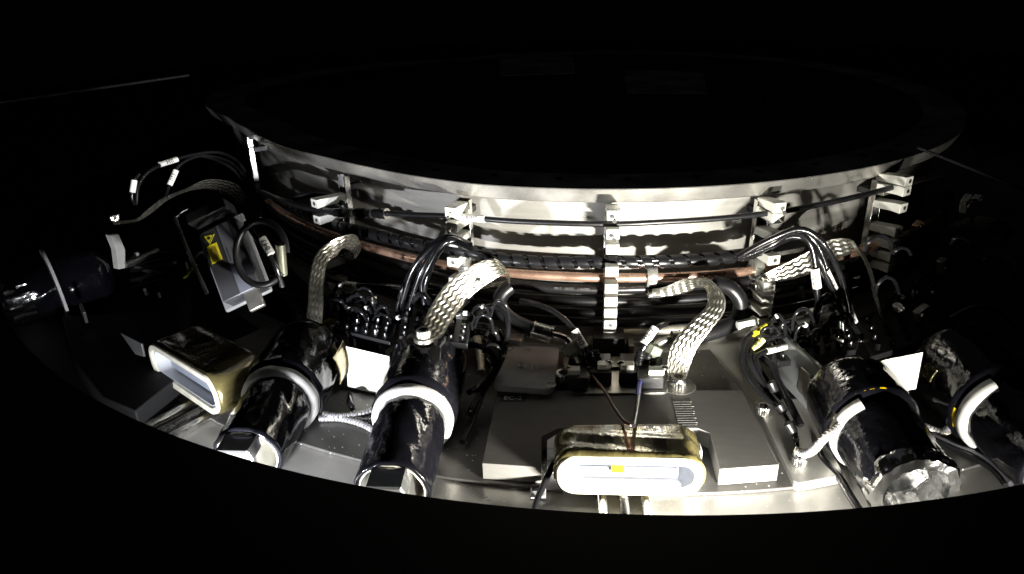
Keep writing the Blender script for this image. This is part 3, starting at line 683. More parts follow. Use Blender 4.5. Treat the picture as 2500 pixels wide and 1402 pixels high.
# manifold plate with four dark sockets
zm = -.318
t = thing('connector_manifold', 'steel manifold plate with four dark sockets behind the EC-2 block', 'manifold', at(1505, 905, z=FZ+.0065))
P = rpoly(xy([(1372, 872), (1616, 868), (1632, 958), (1392, 962)], zm), .012); b = MB(); b.prism([(p.x, p.y) for p in P], FZ+.007, zm); b.build('manifold_plate', 'dsteel', t, bevel=.0012)
b = MB(); b.prism(xy([(1393, 877), (1606, 874), (1618, 900), (1384, 903)], zm+.001), zm+.001, zm+.006); b.build('raised_strip', 'olive', t, bevel=.001)
for (x0, x1, y0, y1, tx0, tx1, ty) in ((1388, 1432, 898, 950, 1386, 1416, 899), (1442, 1490, 888, 936, 1458, 1487, 886), (1512, 1552, 888, 936, 1516, 1548, 887), (1558, 1616, 898, 950, 1584, 1622, 899)):
    b = MB(); b.prism(xy([(x0, y0), (x1, y0), (x1+3, y1), (x0-2, y1)], zm+.001), zm+.001, zm+.024); sk = b.build('socket_block', 'dark', t, bevel=.0012)
    b = MB(); b.prism(xy([(tx0, ty-6), (tx1, ty-6), (tx1, ty+6), (tx0, ty+6)], zm+.034), zm+.024, zm+.034); b.build('clip_tab', 'clamp', sk, bevel=.0008)
    sx = tx1 if tx0 in (1458, 1584) else tx0
    b = MB(); b.lathe([(.007, 0), (.007, .004), (.003, .007), (.001, .0055)], Matrix.Translation(at(sx, ty+1, z=zm+.03)), 18); b.build('screw', 'steel', sk)
socket_screw('socket_screw', 'dark hollow socket screw left of the connector manifold', at(1375, 950, z=zm-.02), .0155, .036, washer=.02)
socket_screw('socket_screw', 'bright knurled socket screw on a washer at the foot of the right braid strap', at(1655, 944, z=FZ+.036), .0155, .022, washer=.033)
b = MB(); c = at(1655, 944, z=FZ+.0); b.cyl(Vector((c.x, c.y, FZ)), Vector((c.x, c.y, FZ+.0315)), .015, seg=20); o = b.build('standoff', 'dsteel'); tag(o, 'short steel standoff under the washer of the right braid strap', 'standoff')
# black box behind
b = MB(); m = frame(azim(at(1488, 860, z=-.3)), 1.045, FZ+.0065); b.box((0, 0, .036), (.062, .05, .072), m)
o = b.build('black_box', 'dark', bevel=.002); tag(o, 'small matte black box under the lowest clamp of the middle rail', 'box')
b = MB(); b.box((-.043, .0, .028), (.008, .04, .055), m); b.box((0, .028, .02), (.094, .005, .03), m); b.box((.044, .0, .028), (.012, .045, .056), m); o = b.build('side_bracket', 'dsteel', bevel=.002); tag(o, 'dull steel bracket cheeks either side of the small black box', 'bracket')

# fittings and hoses at the manifold
def fitting(label, hose, ferrule, pipe, hexp, r=.0145, frc='steel'):
    t = thing('hose_fitting', label, 'hose fitting', hexp[1], 'angled hose fittings at the manifold')
    b = MB(); b.tube(hose, r, 14, 8); b.build('hose', 'cable', t, smooth=70)
    b = MB(); along(ferrule[0], ferrule[1], [(0, r*1.05), (.02, r*1.2), (.08, r*1.2), (.1, r*1.12), (.8, r*1.14), (.82, r*1.2), (.96, r*1.2), (1, r*.9)], 0, b, 24); b.build('ferrule', frc, t)
    b = MB(); b.tube(pipe, r*.55, 14, 8); b.build('elbow_pipe', frc, t, smooth=70)
    b = MB(); along(hexp[0], hexp[1], [(0, r*.8), (.12, r*1.35), (.75, r*1.35), (1, r*1.0)], 0, b, 6); b.build('hex_nut', 'olive', t, smooth=10, bevel=.0008)
    b = MB(); d = hexp[1]-hexp[0]; along(hexp[1]-d*.02, hexp[1]+d*.9, [(0, r*.7), (.3, r*.7), (.32, r*.85), (.6, r*.85), (.62, r*.6), (1, r*.6)], 0, b, 18); b.build('stem', 'dsteel', t)
h = px([(1246, 700, 1.07), (1228, 716, 1.08), (1220, 738, 1.09), (1232, 766, 1.10), (1262, 788, 1.105), (1302, 806, 1.11)])
f1 = px([(1300, 804, 1.11), (1352, 820, 1.115)]); p1_ = px([(1350, 819, 1.115), (1368, 823, 1.118), (1384, 832, 1.12), (1391, 846, 1.125)])
fitting('steel hose fitting left of the manifold with olive hex nut', h, f1, p1_, px([(1389, 838, 1.12), (1408, 868, 1.13)]))
h = px([(1740, 690, 1.05), (1785, 705, 1.07), (1808, 740, 1.08), (1795, 785, 1.09), (1740, 812, 1.10), (1660, 828, 1.11)])
fitting('dark hose fitting right of the manifold with dark hex nut', h, px([(1662, 827, 1.11), (1640, 829, 1.11)]), px([(1642, 829, 1.11), (1622, 831, 1.112), (1606, 840, 1.115), (1598, 850, 1.12)]), px([(1600, 842, 1.12), (1586, 872, 1.13)]), frc='dsteel')
# plugs standing on the sockets
PG = 'small black plugs standing on the manifold'
for i, (x, y, x2, y2, l) in enumerate(((1430, 856, 1440, 892, 'outer left black plug next to the steel hose fitting'), (1450, 854, 1458, 888, 'black plug just left of the small black box'), (1566, 856, 1560, 890, 'black plug just right of the small black box, above the blue wire'), (1584, 862, 1576, 896, 'outer right black plug next to the dark hex nut'))):
    a, c = at(x, y, R=1.135), at(x2, y2, R=1.145); b = MB(); along(a, c, [(0, .006), (.05, .009), (.55, .009), (.58, .0105), (1, .0105)], 0, b, 10)
    o = b.build('plug', 'thin', smooth=40, bevel=0); tag(o, l, 'plug', PG)
    for k in range(2):
        b = MB(); q = a.lerp(c, .25+.2*k); b.cyl(q, a.lerp(c, .31+.2*k), .0098, seg=12); b.build('grip_ring', 'cable', o)
cA = cab('sensor_lead', px([(1270, 735, 1.05), (1300, 740, 1.06), (1345, 757, 1.08), (1380, 782, 1.10), (1402, 808, 1.115), (1424, 845, 1.13), (1432, 860, 1.135)]), .0055, 'thin', 'black lead with white sleeve printed 062 beside the steel hose fitting', 'cable')
sleeve_label(cA, at(1402, 806, R=1.116), at(1427, 848, R=1.13), .0078, '062', tsize=.018)
cB = cab('sensor_lead', px([(1780, 770, 1.03), (1720, 782, 1.05), (1650, 786, 1.07), (1612, 796, 1.10), (1596, 812, 1.115), (1578, 838, 1.13), (1566, 858, 1.135)]), .0055, 'thin', 'black lead with white sleeve printed 063 beside the dark hex nut', 'cable')
sleeve_label(cB, at(1600, 800, R=1.113), at(1572, 840, R=1.13), .0078, '063', tsize=.018)
# wires down to the coil
o = cab('coil_wire', px([(1438, 905, 1.16), (1452, 925, 1.19), (1478, 958, 1.24), (1500, 996, 1.31), (1522, 1026, 1.37), (1542, 1038, 1.41)]), .0028, 'brown', 'thin brown wire from the manifold to the top of the central coil', 'wire')
w_ = px([(1566, 900, 1.15), (1563, 930, 1.19), (1558, 970, 1.26), (1553, 1010, 1.34), (1547, 1040, 1.42)])
o = cab('coil_wire', w_, .0036, 'thin', 'thin black wire with blue sleeve going to the top of the central coil', 'wire')
b = MB(); b.tube(px([(1564, 922, 1.175), (1560, 948, 1.22), (1558, 968, 1.255)]), .0045, 10); b.build('blue_sleeve', 'blue', o, smooth=70)

# ============================================================ RIGHT BRACKET GROUP
zb = FZ+.018
P = rpoly(xy([(1842, 977), (1960, 972), (2062, 1160), (1942, 1182)], zb), .012)
t = thing('bracket_plate', 'flat steel foot plate with two socket screws right of the central block', 'plate', at(1930, 1080, z=FZ)); b = MB(); b.prism([(p.x, p.y) for p in P], FZ+.001, zb)
M['steel_foot'] = mat('satin_foot_plate', (.36, .355, .335), .6, .36, .1, 120, .12, 30, dust=.05)
b.build('foot', 'steel_foot', t, bevel=.002)
b = MB(); m = Matrix.Translation(at(1965, 985, z=zb)) @ Matrix.Rotation(BA+D2(14), 4, 'Z'); b.box((0.0, .04, .045), (.012, .16, .095), m); b.build('upright', 'acryl', t, bevel=.003)
b = MB(); b.box((-.008, .0, .045), (.004, .03, .05), m); b.build('slot_pad', 'dsteel', t, bevel=.0018)
socket_screw('socket_screw', 'bright socket screw at the back of the right foot plate', at(1862, 1008, z=zb), .0125, .016)
socket_screw('socket_screw', 'bright socket screw at the front of the right foot plate', at(1950, 1133, z=zb), .0125, .016)
socket_screw('socket_screw', 'dark socket screw holding the wide diagonal braid strap above a black cylinder', at(1035, 826, R=1.255), .0125, .018, washer=.018, m='dsteel')
socket_screw('socket_screw', 'dim socket screw below the arching cables at right', at(2048, 840, R=1.15), .0125, .016, m='dsteel')
socket_screw('socket_screw', 'bright little screw at the far left end of a braid strap', at(281, 537, R=1.23), .011, .014)
socket_screw('socket_screw', 'dim screw on the grey bracket at the right edge', at(2467, 742, R=1.18), .0115, .014)

# black terminal boards with rows of bolts
TG = 'black terminal boards with rows of studs'
def board(poly, R, label, nx=6, ny=4, drop=.05, seed=0):
    P = [at(x, y, R=r) for (x, y, r) in poly]; zc_ = sum(p.z for p in P)/4
    t = thing('terminal_board', label, 'terminal board', Vector((sum(p.x for p in P)/4, sum(p.y for p in P)/4, FZ+.0065)), TG)
    for p in P: p.z = zc_
    # use the same height for all four corners
    b = MB(); b.prism([(p.x, p.y) for p in P], zc_-.012, zc_); b.build('board', 'dark', t, bevel=.001)
    c = sum((p for p in P), Vector())/4
    b = MB(); b.prism([(c.x+(p.x-c.x)*.55, c.y+(p.y-c.y)*.55) for p in P], FZ+.0065, zc_-.0125); b.build('pedestal', 'dark', t)
    rnd = random.Random(seed)
    for i in range(nx):
        for j in range(ny):
            u, v = (i+.5)/nx, (j+.5)/ny; q = P[0].lerp(P[1], u).lerp(P[3].lerp(P[2], u), v)
            b = MB(); hh = .008+rnd.random()*.006; b.lathe([(.0055, 0), (.0055, hh*.6), (.0042, hh), (.002, hh), (.002, hh*.5)], Matrix.Translation(q), 10); b.build('stud', 'thin', t)
    return t
board([(830, 770, 1.14), (965, 765, 1.14), (950, 815, 1.22), (815, 812, 1.22)], 0, 'black studded terminal board between the two left black cylinders', 6, 4)
board([(985, 785, 1.15), (1150, 765, 1.13), (1140, 828, 1.22), (975, 830, 1.23)], 0, 'black studded terminal board under the foot of the wide diagonal braid strap', 6, 4, seed=2)
board([(1880, 800, 1.08), (2070, 790, 1.09), (2090, 860, 1.19), (1900, 880, 1.19)], 0, 'black studded terminal board below the arching cables at right', 7, 4, seed=4)
board([(2100, 770, 1.10), (2300, 740, 1.12), (2340, 820, 1.22), (2130, 850, 1.22)], 0, 'black studded terminal board above the cylinder at the right edge', 6, 4, seed=5)
board([(620, 740, 1.08), (760, 730, 1.08), (750, 800, 1.18), (600, 810, 1.20)], 0, 'black studded terminal board right of the laser box', 5, 3, seed=6)

# ============================================================ THIN CABLE BUNDLES
G1 = 'thin black cables fanning down from the clamp rail left of centre'
o1 = [[(1150, 600, 1.06), (1110, 582, 1.08), (1060, 600, 1.10), (1010, 655, 1.12), (985, 725, 1.13), (966, 800, 1.14)],
      [(1150, 604, 1.06), (1105, 584, 1.09), (1070, 600, 1.10), (1030, 660, 1.12), (1002, 740, 1.13), (990, 775, 1.135), (1004, 832, 1.14)],
      [(1150, 608, 1.06), (1100, 588, 1.095), (1062, 630, 1.11), (1040, 690, 1.12), (1036, 740, 1.13), (1060, 775, 1.13)],
      [(1150, 598, 1.06), (1095, 578, 1.085), (1040, 612, 1.10), (995, 680, 1.12), (972, 745, 1.13), (975, 790, 1.135)],
      [(1060, 770, 1.12), (1042, 728, 1.13), (1022, 720, 1.13), (1004, 745, 1.13), (1000, 790, 1.14), (1010, 820, 1.145)],
      [(1145, 606, 1.06), (1090, 590, 1.10), (1048, 650, 1.12), (1030, 700, 1.125), (1048, 760, 1.125)]]
d1 = ['outermost left strand of the fan, ending above the terminal board', 'strand of the fan that catches a long highlight down to the strap screw', 'strand of the fan passing closest to the wide braid strap', 'strand with a pale sleeve high on the fan', 'short loose loop beside the foot of the wide braid strap', 'inner strand of the fan that curls back under the strap']
for pts, d in zip(o1, d1):
    o = cab('thin_cable', px(pts), .0058, 'thin', d, group=G1)
    if 'pale sleeve' in d: sleeve_label(o, at(995, 688, R=1.12), at(984, 712, R=1.125), .0068)
G2 = 'thin black cables looping at the right side of the second cylinder'
o2 = [([(1128, 790, 1.12), (1160, 765, 1.13), (1205, 748, 1.14), (1236, 772, 1.15), (1237, 830, 1.17), (1215, 900, 1.20), (1160, 985, 1.27), (1145, 1010, 1.30)], 'tallest loop beside the second black cylinder'),
      ([(1130, 812, 1.13), (1168, 795, 1.14), (1212, 806, 1.15), (1230, 840, 1.16), (1222, 885, 1.18), (1190, 935, 1.22), (1150, 1000, 1.29)], 'second loop down beside the second black cylinder'),
      ([(1120, 838, 1.14), (1162, 812, 1.15), (1205, 826, 1.16), (1226, 865, 1.17), (1205, 915, 1.20), (1165, 945, 1.24), (1145, 958, 1.27)], 'third loop down beside the second black cylinder'),
      ([(1105, 860, 1.15), (1140, 842, 1.16), (1185, 852, 1.17), (1210, 885, 1.18), (1195, 925, 1.21), (1158, 955, 1.25)], 'lowest loop beside the second black cylinder'),
      ([(1190, 880, 1.17), (1200, 905, 1.2), (1180, 955, 1.24), (1150, 1030, 1.31), (1128, 1080, 1.36)], 'strand running down to the floor behind the second black cylinder')]
for pts, d in o2: cab('thin_cable', px(pts), .0056, 'thin', d, group=G2)
G3 = 'arching black cables at the clamp rail right of centre'
o3 = [([(1800, 632, 1.05), (1880, 600, 1.06), (1935, 568, 1.08), (1975, 590, 1.10), (1990, 640, 1.11), (1994, 700, 1.12), (1996, 745, 1.13), (1985, 790, 1.14)], '006', (1989, 655, 1.115), (1995, 702, 1.12)),
      ([(1800, 628, 1.05), (1875, 594, 1.06), (1945, 562, 1.08), (1990, 590, 1.10), (2015, 645, 1.11), (2032, 700, 1.12), (2052, 765, 1.13), (2058, 815, 1.14)], '007', (2014, 660, 1.115), (2036, 706, 1.12)),
      ([(1810, 622, 1.05), (1880, 585, 1.07), (1955, 560, 1.09), (2010, 595, 1.11), (2048, 665, 1.12), (2068, 735, 1.13), (2080, 790, 1.14), (2110, 830, 1.15)], '077', (2070, 750, 1.13), (2084, 788, 1.14)),
      ([(1810, 634, 1.04), (1870, 606, 1.05), (1930, 578, 1.07), (1978, 590, 1.09), (2000, 630, 1.11), (2020, 680, 1.12), (2045, 740, 1.13), (2050, 800, 1.14)], None, 0, 0),
      ([(1990, 790, 1.13), (2000, 745, 1.13), (2020, 722, 1.13), (2040, 742, 1.14), (2038, 775, 1.145), (2005, 800, 1.15)], None, 0, 1)]
for pts, tx, a, c in o3:
    o = cab('thin_cable', px(pts), .0060, 'thin', {'006': 'left arching cable, sleeve 006 hanging straight down', '007': 'middle arching cable, sleeve 007 slanting over the braid strap', '077': 'outermost right arching cable, low sleeve 077 near the dim screw'}[tx] if tx else ('plain arching cable without a sleeve' if c == 0 else 'small dark loop below the sleeves of the arching cables'), group=G3)
    if tx: sleeve_label(o, at(a[0], a[1], R=a[2]), at(c[0], c[1], R=c[2]), .0082, tx, tsize=.018)
G4 = 'thin cables with printed sleeves at far left'
o4 = [([(600, 420, 1.02), (575, 390, 1.04), (530, 372, 1.07), (470, 378, 1.09), (410, 396, 1.11), (362, 420, 1.13), (338, 455, 1.14), (333, 500, 1.15)], 'dim cable arch with white sleeve at the very left', (390, 402, 1.118), (432, 389, 1.103), '034'),
      ([(598, 430, 1.02), (560, 395, 1.04), (500, 380, 1.08), (455, 392, 1.10), (430, 415, 1.12), (415, 450, 1.13), (405, 480, 1.14)], 'dim cable with white sleeve right of the outer arch', (430, 416, 1.12), (414, 452, 1.13), '033'),
      ([(330, 500, 1.15), (322, 480, 1.15), (326, 445, 1.15), (340, 425, 1.15)], 'short dim upright cable at far left', (323, 470, 1.15), (328, 440, 1.15), None),
      ([(590, 440, 1.02), (565, 410, 1.03), (520, 388, 1.06), (490, 380, 1.08)], 'short dim cable near the bare top of the far left clamp rail', None, None, None)]
for pts, d, a, c, tx in o4:
    o = cab('thin_cable', px(pts), .0042, 'thin', d, group=G4)
    if a: sleeve_label(o, at(*a[:2], R=a[2]), at(*c[:2], R=c[2]), .0068, tx, tsize=.013)
# small labelled tangles
G5 = 'short leads with yellow sleeves'
def lead(pts, a, c, m, d, r=.0048, tx=None, g=G5):
    o = cab('short_lead', px(pts), r, 'thin', d, group=g)
    if a: sleeve_label(o, at(*a[:2], R=a[2]), at(*c[:2], R=c[2]), .0058, tx, m=m, tsize=.0095)
lead([(950, 770, 1.12), (915, 748, 1.13), (870, 735, 1.14), (835, 752, 1.14), (800, 785, 1.14)], (846, 742, 1.14), (818, 764, 1.14), 'yellow', 'lead with upper yellow sleeve beside the curled strap')
lead([(945, 785, 1.13), (900, 772, 1.14), (850, 768, 1.14), (815, 778, 1.145), (790, 792, 1.15)], (822, 776, 1.143), (790, 790, 1.15), 'yellow', 'lead with lower yellow sleeve beside the curled strap')
lead([(905, 735, 1.13), (860, 722, 1.13), (820, 728, 1.13), (792, 748, 1.14)], (812, 734, 1.13), (796, 745, 1.14), 'white', 'lead with short white sleeve above the yellow sleeves')
lead([(930, 800, 1.14), (880, 790, 1.145), (840, 790, 1.15), (805, 800, 1.155)], (842, 792, 1.15), (808, 800, 1.155), 'white', 'lowest short lead beside the curled strap')
lead([(1930, 812, 1.12), (1900, 790, 1.13), (1862, 800, 1.14), (1826, 822, 1.16), (1812, 860, 1.18), (1820, 905, 1.21), (1850, 950, 1.25), (1900, 1000, 1.30)], (1870, 796, 1.14), (1838, 816, 1.155), 'yellow', 'long lead with upper yellow sleeve, right of the bright braid strap', tx='012')
lead([(1960, 850, 1.14), (1910, 822, 1.15), (1865, 830, 1.16), (1838, 850, 1.17), (1830, 880, 1.20), (1865, 945, 1.24), (1915, 1015, 1.30), (1945, 1075, 1.36)], (1862, 830, 1.16), (1836, 856, 1.175), 'lemon', 'long lead with pale yellow sleeve crossing the brown floor at right', tx='013')
lead([(1975, 842, 1.15), (1920, 848, 1.165), (1870, 858, 1.18), (1845, 880, 1.20), (1880, 940, 1.245), (1910, 975, 1.27)], (1922, 846, 1.165), (1872, 858, 1.18), 'white', 'lead with white sleeve below the yellow sleeves at right', tx='F21')
lead([(1850, 865, 1.18), (1885, 895, 1.20), (1900, 930, 1.23), (1935, 1000, 1.30), (1955, 1040, 1.33)], None, None, None, 'lead with dark splices lying over the right foot plate', r=.0065)
for k, (x, y, x2, y2, R) in enumerate(((1800, 795, 1848, 785, 1.13), (1835, 780, 1870, 800, 1.12), (1840, 800, 1862, 828, 1.14))):
    b = MB(); b.cyl(at(x, y, R=R), at(x2, y2, R=R), .009, seg=6); o = b.build('cable_tag', 'clamp', bevel=.001); tag(o, ['pale folded tag left of the right yellow sleeves', 'pale tag above the right yellow sleeves', 'pale tag behind the right yellow sleeves'][k], 'tag', 'pale tags at the right yellow sleeves')
# splice beads
for k, (x, y, x2, y2, R) in enumerate(((1880, 930, 1893, 958, 1.26), (1900, 985, 1915, 1010, 1.30), (1920, 1030, 1938, 1058, 1.34))):
    b = MB(); along(at(x, y, R=R), at(x2, y2, R=R+.01), [(0, .004), (.15, .0085), (.5, .0075), (.85, .0085), (1, .004)], 0, b, 14); o = b.build('splice_bead', 'cable', smooth=60)
    tag(o, ['uppermost', 'middle', 'lowest'][k]+' dark splice on the leads over the right foot plate', 'splice', 'dark splices over the right foot plate')
ORD = 'first second third fourth fifth sixth seventh eighth ninth tenth eleventh twelfth thirteenth fourteenth fifteenth sixteenth'.split()
def tangle(n, x0, x1, y0, y1, R0, R1, seed, lab, grp, k1='black'):
    rn = random.Random(seed); spots = sorted((rn.uniform(x0, x1), rn.uniform(y0, y1)) for _ in range(n))
    for i, (x, y) in enumerate(spots):
        w_, h_ = rn.uniform(30, 75)*rn.choice((-1, 1)), rn.uniform(15, 42); r0 = rn.uniform(R0, R1)
        pts = px([(x, y, r0), (x+w_*.2, y-h_*.8, r0+.01), (x+w_*.55, y-h_, r0+.012), (x+w_*.9, y-h_*.5, r0+.01), (x+w_, y+rn.uniform(-5, 18), r0)])
        o = cab('short_lead', pts, rn.uniform(.0024, .0042), 'thin', ORD[i]+' from the left of the '+lab, group=grp, seg=8)
        if i % 3 == 0:
            P = spline(pts, 6); sleeve_label(o, P[8], P[10], .0046, None, m=rn.choice(('white', 'clamp')))
        if i % 4 == 1:
            P = spline(pts, 6); b = MB(); b.cyl(P[0], P[2], .0055, seg=8); b.build('end_cap', 'steel', o)
tangle(16, 820, 960, 735, 800, 1.14, 1.2, 11, 'black looping leads among studs between the left cylinders', 'tangled leads between the two left cylinders')
tangle(16, 1880, 2090, 780, 860, 1.12, 1.18, 12, 'looping leads among studs below the arching cables', 'tangled leads below the arching cables')
tangle(14, 310, 620, 620, 740, 1.2, 1.28, 13, 'dim leads tangled round the laser box', 'tangled leads round the laser box')
tangle(12, 2150, 2420, 560, 800, 1.1, 1.2, 14, 'dim leads in the far right shadow', 'tangled leads in the far right shadow')
tangle(8, 1060, 1200, 770, 860, 1.15, 1.2, 15, 'black leads curling behind the second cylinder', 'tangled leads behind the second cylinder')
# left cable with label 044 and 043 loop
o = cab('thin_cable', px([(1060, 712, 1.05), (960, 700, 1.06), (900, 698, 1.07), (850, 695, 1.08), (800, 680, 1.09)]), .006, 'thin', 'horizontal black cable with white sleeve printed 044 left of the fan')
sleeve_label(o, at(838, 696, R=1.083), at(872, 699, R=1.077), .0085, '044', tsize=.015)
b = MB(); b.tube([at(638, 618, R=1.34)+.044*math.cos(t)*RT+.056*math.sin(t)*UP for t in [PI*2*k/20 for k in range(19)]], .0058, 12, 4)
o = b.build('coiled_cable', 'cable', smooth=70); tag(o, 'dim black cable coil beside the laser box', 'cable')
o = cab('thin_cable', px([(600, 545, 1.32), (625, 580, 1.34), (648, 605, 1.345), (672, 650, 1.345), (690, 700, 1.34)]), .0045, 'thin', 'thin cable with white sleeve printed 043 inside the dim cable coil')
sleeve_label(o, at(640, 582, R=1.342), at(662, 620, R=1.347), .0068, '043', tsize=.0135)
b = MB(); b.cyl(at(684, 596, R=1.33), at(690, 670, R=1.33), .0085, seg=16); o = b.build('cable_boot', 'olive'); tag(o, 'dim grey sleeve at the right of the dim cable coil', 'sleeve')
# pale loops behind
cab('pale_hose', px([(1150, 790, 1.05), (1165, 830, 1.08), (1172, 870, 1.12), (1175, 910, 1.16)]), .0085, 'braid_clear', 'pale braided tube dropping behind the loops of the second cylinder', 'hose')
b = MB(); m = frame(azim(at(1190, 870, z=-.3)), 1.06, FZ+.0065); b.box((0, 0, .03), (.10, .03, .06), m); o = b.build('steel_block', 'flange', bevel=.002); tag(o, 'pale steel block left of the cover plate marked 10.', 'block')

# ============================================================ LASER SENSOR BOX AT LEFT
cbx = at(560, 632, R=1.22); 
def quad_frame(tl, tr, bl, R):
    a, c, d = at(*tl, R=R[0]), at(*tr, R=R[1]), at(*bl, R=R[2]); x = (c-a).normalized(); y = (a-d); y = (y-x*y.dot(x)).normalized(); z = x.cross(y)
    return Matrix(((x.x, y.x, z.x, a.x), (x.y, y.y, z.y, a.y), (x.z, y.z, z.z, a.z), (0, 0, 0, 1))), (c-a).length, (a-d).length
_o = at(484, 572, R=1.36); _k = (_o-CAM).dot(FW)/F
_x = (.9*RT+.43*UP).normalized(); _y = (-.36*RT+.93*UP).normalized(); _n = _x.cross(_y); _y = _n.cross(_x)
mq = Matrix(((_x.x, _y.x, _n.x, _o.x), (_x.y, _y.y, _n.y, _o.y), (_x.z, _y.z, _n.z, _o.z), (0, 0, 0, 1))) @ Matrix.Rotation(-.25, 4, 'X'); wq, hq = 97*_k, 190*_k
ls = thing('laser_sensor', 'grey box with laser warning triangle and yellow label at left', 'sensor box', mq)
b = MB(); b.box((wq*.5, -hq*.5, -.02), (wq, hq, .04), mq); b.build('case', 'case', ls, bevel=.002)
b = MB(); b.box((wq*.63, -hq*.5, .0006), (wq*.30, hq*.98, .0008), mq); b.build('silver_strip', 'strip', ls)
b = MB(); c0 = Vector((wq*.22, -hq*.12, .0008)); r = .0125; tri = [(c0.x+r*math.cos(a), c0.y+r*math.sin(a)) for a in (-PI/2-.25+k*2*PI/3 for k in range(3))]
b.prism([(p[0]*1, p[1]) for p in tri], .0002, .0010, mq); tr_ = b.build('warning_triangle', 'yellow', ls)
b = MB()
for i in range(3):
    p, q = tri[i], tri[(i+1) % 3]; pi_, qi = [(c0.x+(v[0]-c0.x)*.82, c0.y+(v[1]-c0.y)*.82) for v in (p, q)]
    b.prism([p, q, qi, pi_], .0010, .0013, mq)
b.cyl(mq@Vector((c0.x, c0.y, .001)), mq@Vector((c0.x, c0.y, .0014)), .0028, seg=10)
for k in range(8): a = k*PI/4; b.box((c0.x+.0035*math.cos(a), c0.y+.0035*math.sin(a), .0012), (.0008, .0008, .0004), mq)
b.build('laser_symbol', 'ink', tr_)
b = MB(); b.box((wq*.22, -hq*.34, .0006), (wq*.28, hq*.25, .001), mq); yl = b.build('yellow_label', 'yellow', ls)
b = MB()
for k in range(7): b.box((wq*.22-wq*.085+k*wq*.028, -hq*.34, .0013), (.0009, hq*.2*(.7+.3*random.random()), .0003), mq)
b.build('fine_print', 'brown', yl)
text_mb('A', .012, mq@Matrix.Translation((wq*.70, -hq*.40, .0013))@Matrix.Rotation(-PI/2, 4, 'Z')).build('lettering', 'brown', ls, smooth=0)
b = MB(); b.box((wq*.55, -hq*.44, .0012), (.0012, hq*.2, .0003), mq); b.build('print_line', 'ink', ls)
# its hood
b = MB(); b.box((wq*.5, .022, .004), (wq*1.05, .022, .05), mq); b.build('hood', 'dark', ls, bevel=.003)
b = MB(); b.tube([mq@Vector(v) for v in ((wq*.95, .052, .012), (.0, .050, .012), (-.018, .046, .012), (-.025, .035, .012), (-.024, -.05, .006), (-.022, -hq*.8, .0))], .0035, 10, 6); b.build('bright_frame', 'steel', ls, smooth=70)
b = MB(); b.box((wq*.4, -hq*.42, -.045), (wq*1.3, hq*1.2, .01), mq); b.build('back_plate', 'acryl', ls, bevel=.004)
b = MB(); b.box((wq*.7, -hq*1.1, -.01), (wq*.4, hq*.3, .01), mq); b.build('lower_bracket', 'dsteel', ls, bevel=.002)

# left bits near the far-left cylinder
b = MB(); A = px([(270, 575, 1.30), (290, 572, 1.29), (306, 610, 1.31), (306, 655, 1.34), (290, 658, 1.35), (284, 610, 1.33)])
n = (A[1]-A[0]).cross(A[3]-A[0]).normalized()*.018; b.add(A+[p+n for p in A], [(0, 1, 2, 3, 4, 5), (11, 10, 9, 8, 7, 6)]+[(i, 6+i, 6+(i+1) % 6, (i+1) % 6) for i in range(6)])
o = b.build('end_bracket', 'clamp', bevel=.001); tag(o, 'pale bracket at the inner end of the far left cylinder', 'bracket')
cab('grey_bar', px([(305, 648, 1.31), (385, 612, 1.26)]), .0085, 'dsteel', 'short grey bar between far left bracket and laser box', 'bar')
cab('grey_bar', px([(310, 640, 1.31), (340, 655, 1.31), (390, 668, 1.3)]), .006, 'dsteel', 'second grey bar below the first beside the far left bracket', 'bar')
cab('ground_wire', px([(482, 645, 1.18), (460, 668, 1.20), (432, 705, 1.22)]), .004, 'green', 'green-yellow wire left of the laser box', 'wire')
GL = 'pale tabs in the dark left corner'
for x, y, w_2, h_2, R, l in ((322, 747, .022, .03, 1.33, 'pale square tab left of the left coil'), (256, 736, .02, .008, 1.36, 'pale yellow sliver of tab under the far left cylinder'), (410, 660, .03, .008, 1.25, 'dim tab between the grey bars and the wire'), (275, 772, .03, .006, 1.37, 'thin grey tab below the far left cylinder'), (50, 805, .035, .03, 1.5, 'very faint grey tab in the lower left dark')):
    m = frame(azim(at(x, y, R=R)), R, at(x, y, R=R).z); b = MB(); b.box((0, 0, 0), (w_2, .006, h_2), m@Matrix.Rotation(.3, 4, 'Y')); o = b.build('pale_tab', 'clamp' if y != 805 else 'dsteel', bevel=.0008); tag(o, l, 'tab', GL)
# dark clutter cables at left bottom of the drum
rnd = random.Random(4)
GK = 'dim black cables in the left shadow'
for k in range(6):
    y0 = 625+k*16; cab('dim_cable', px([(320, y0+rnd.randint(0, 20), 1.24), (420, y0-8, 1.2), (520, y0+10, 1.15), (640, y0+45, 1.1), (740, y0+70, 1.05)]), .006, 'thin', ['highest', 'second highest', 'third', 'fourth', 'fifth', 'lowest'][k]+' dim cable passing behind the laser box', group=GK, seg=8)
# shadowed far-left amber block slab face
b = MB(); A = px([(292, 812, 1.50), (345, 840, 1.49), (352, 872, 1.49), (330, 866, 1.50)]); A2 = [p+Vector((.002, .003, 0)) for p in A]
b.add(A+A2, [(0, 1, 2, 3), (7, 6, 5, 4), (0, 4, 5, 1), (1, 5, 6, 2), (2, 6, 7, 3), (3, 7, 4, 0)]); o = b.build('edge_tab', 'lid', bevel=.001); tag(o, 'dim grey pointed tab at the left end of the left coil', 'tab')

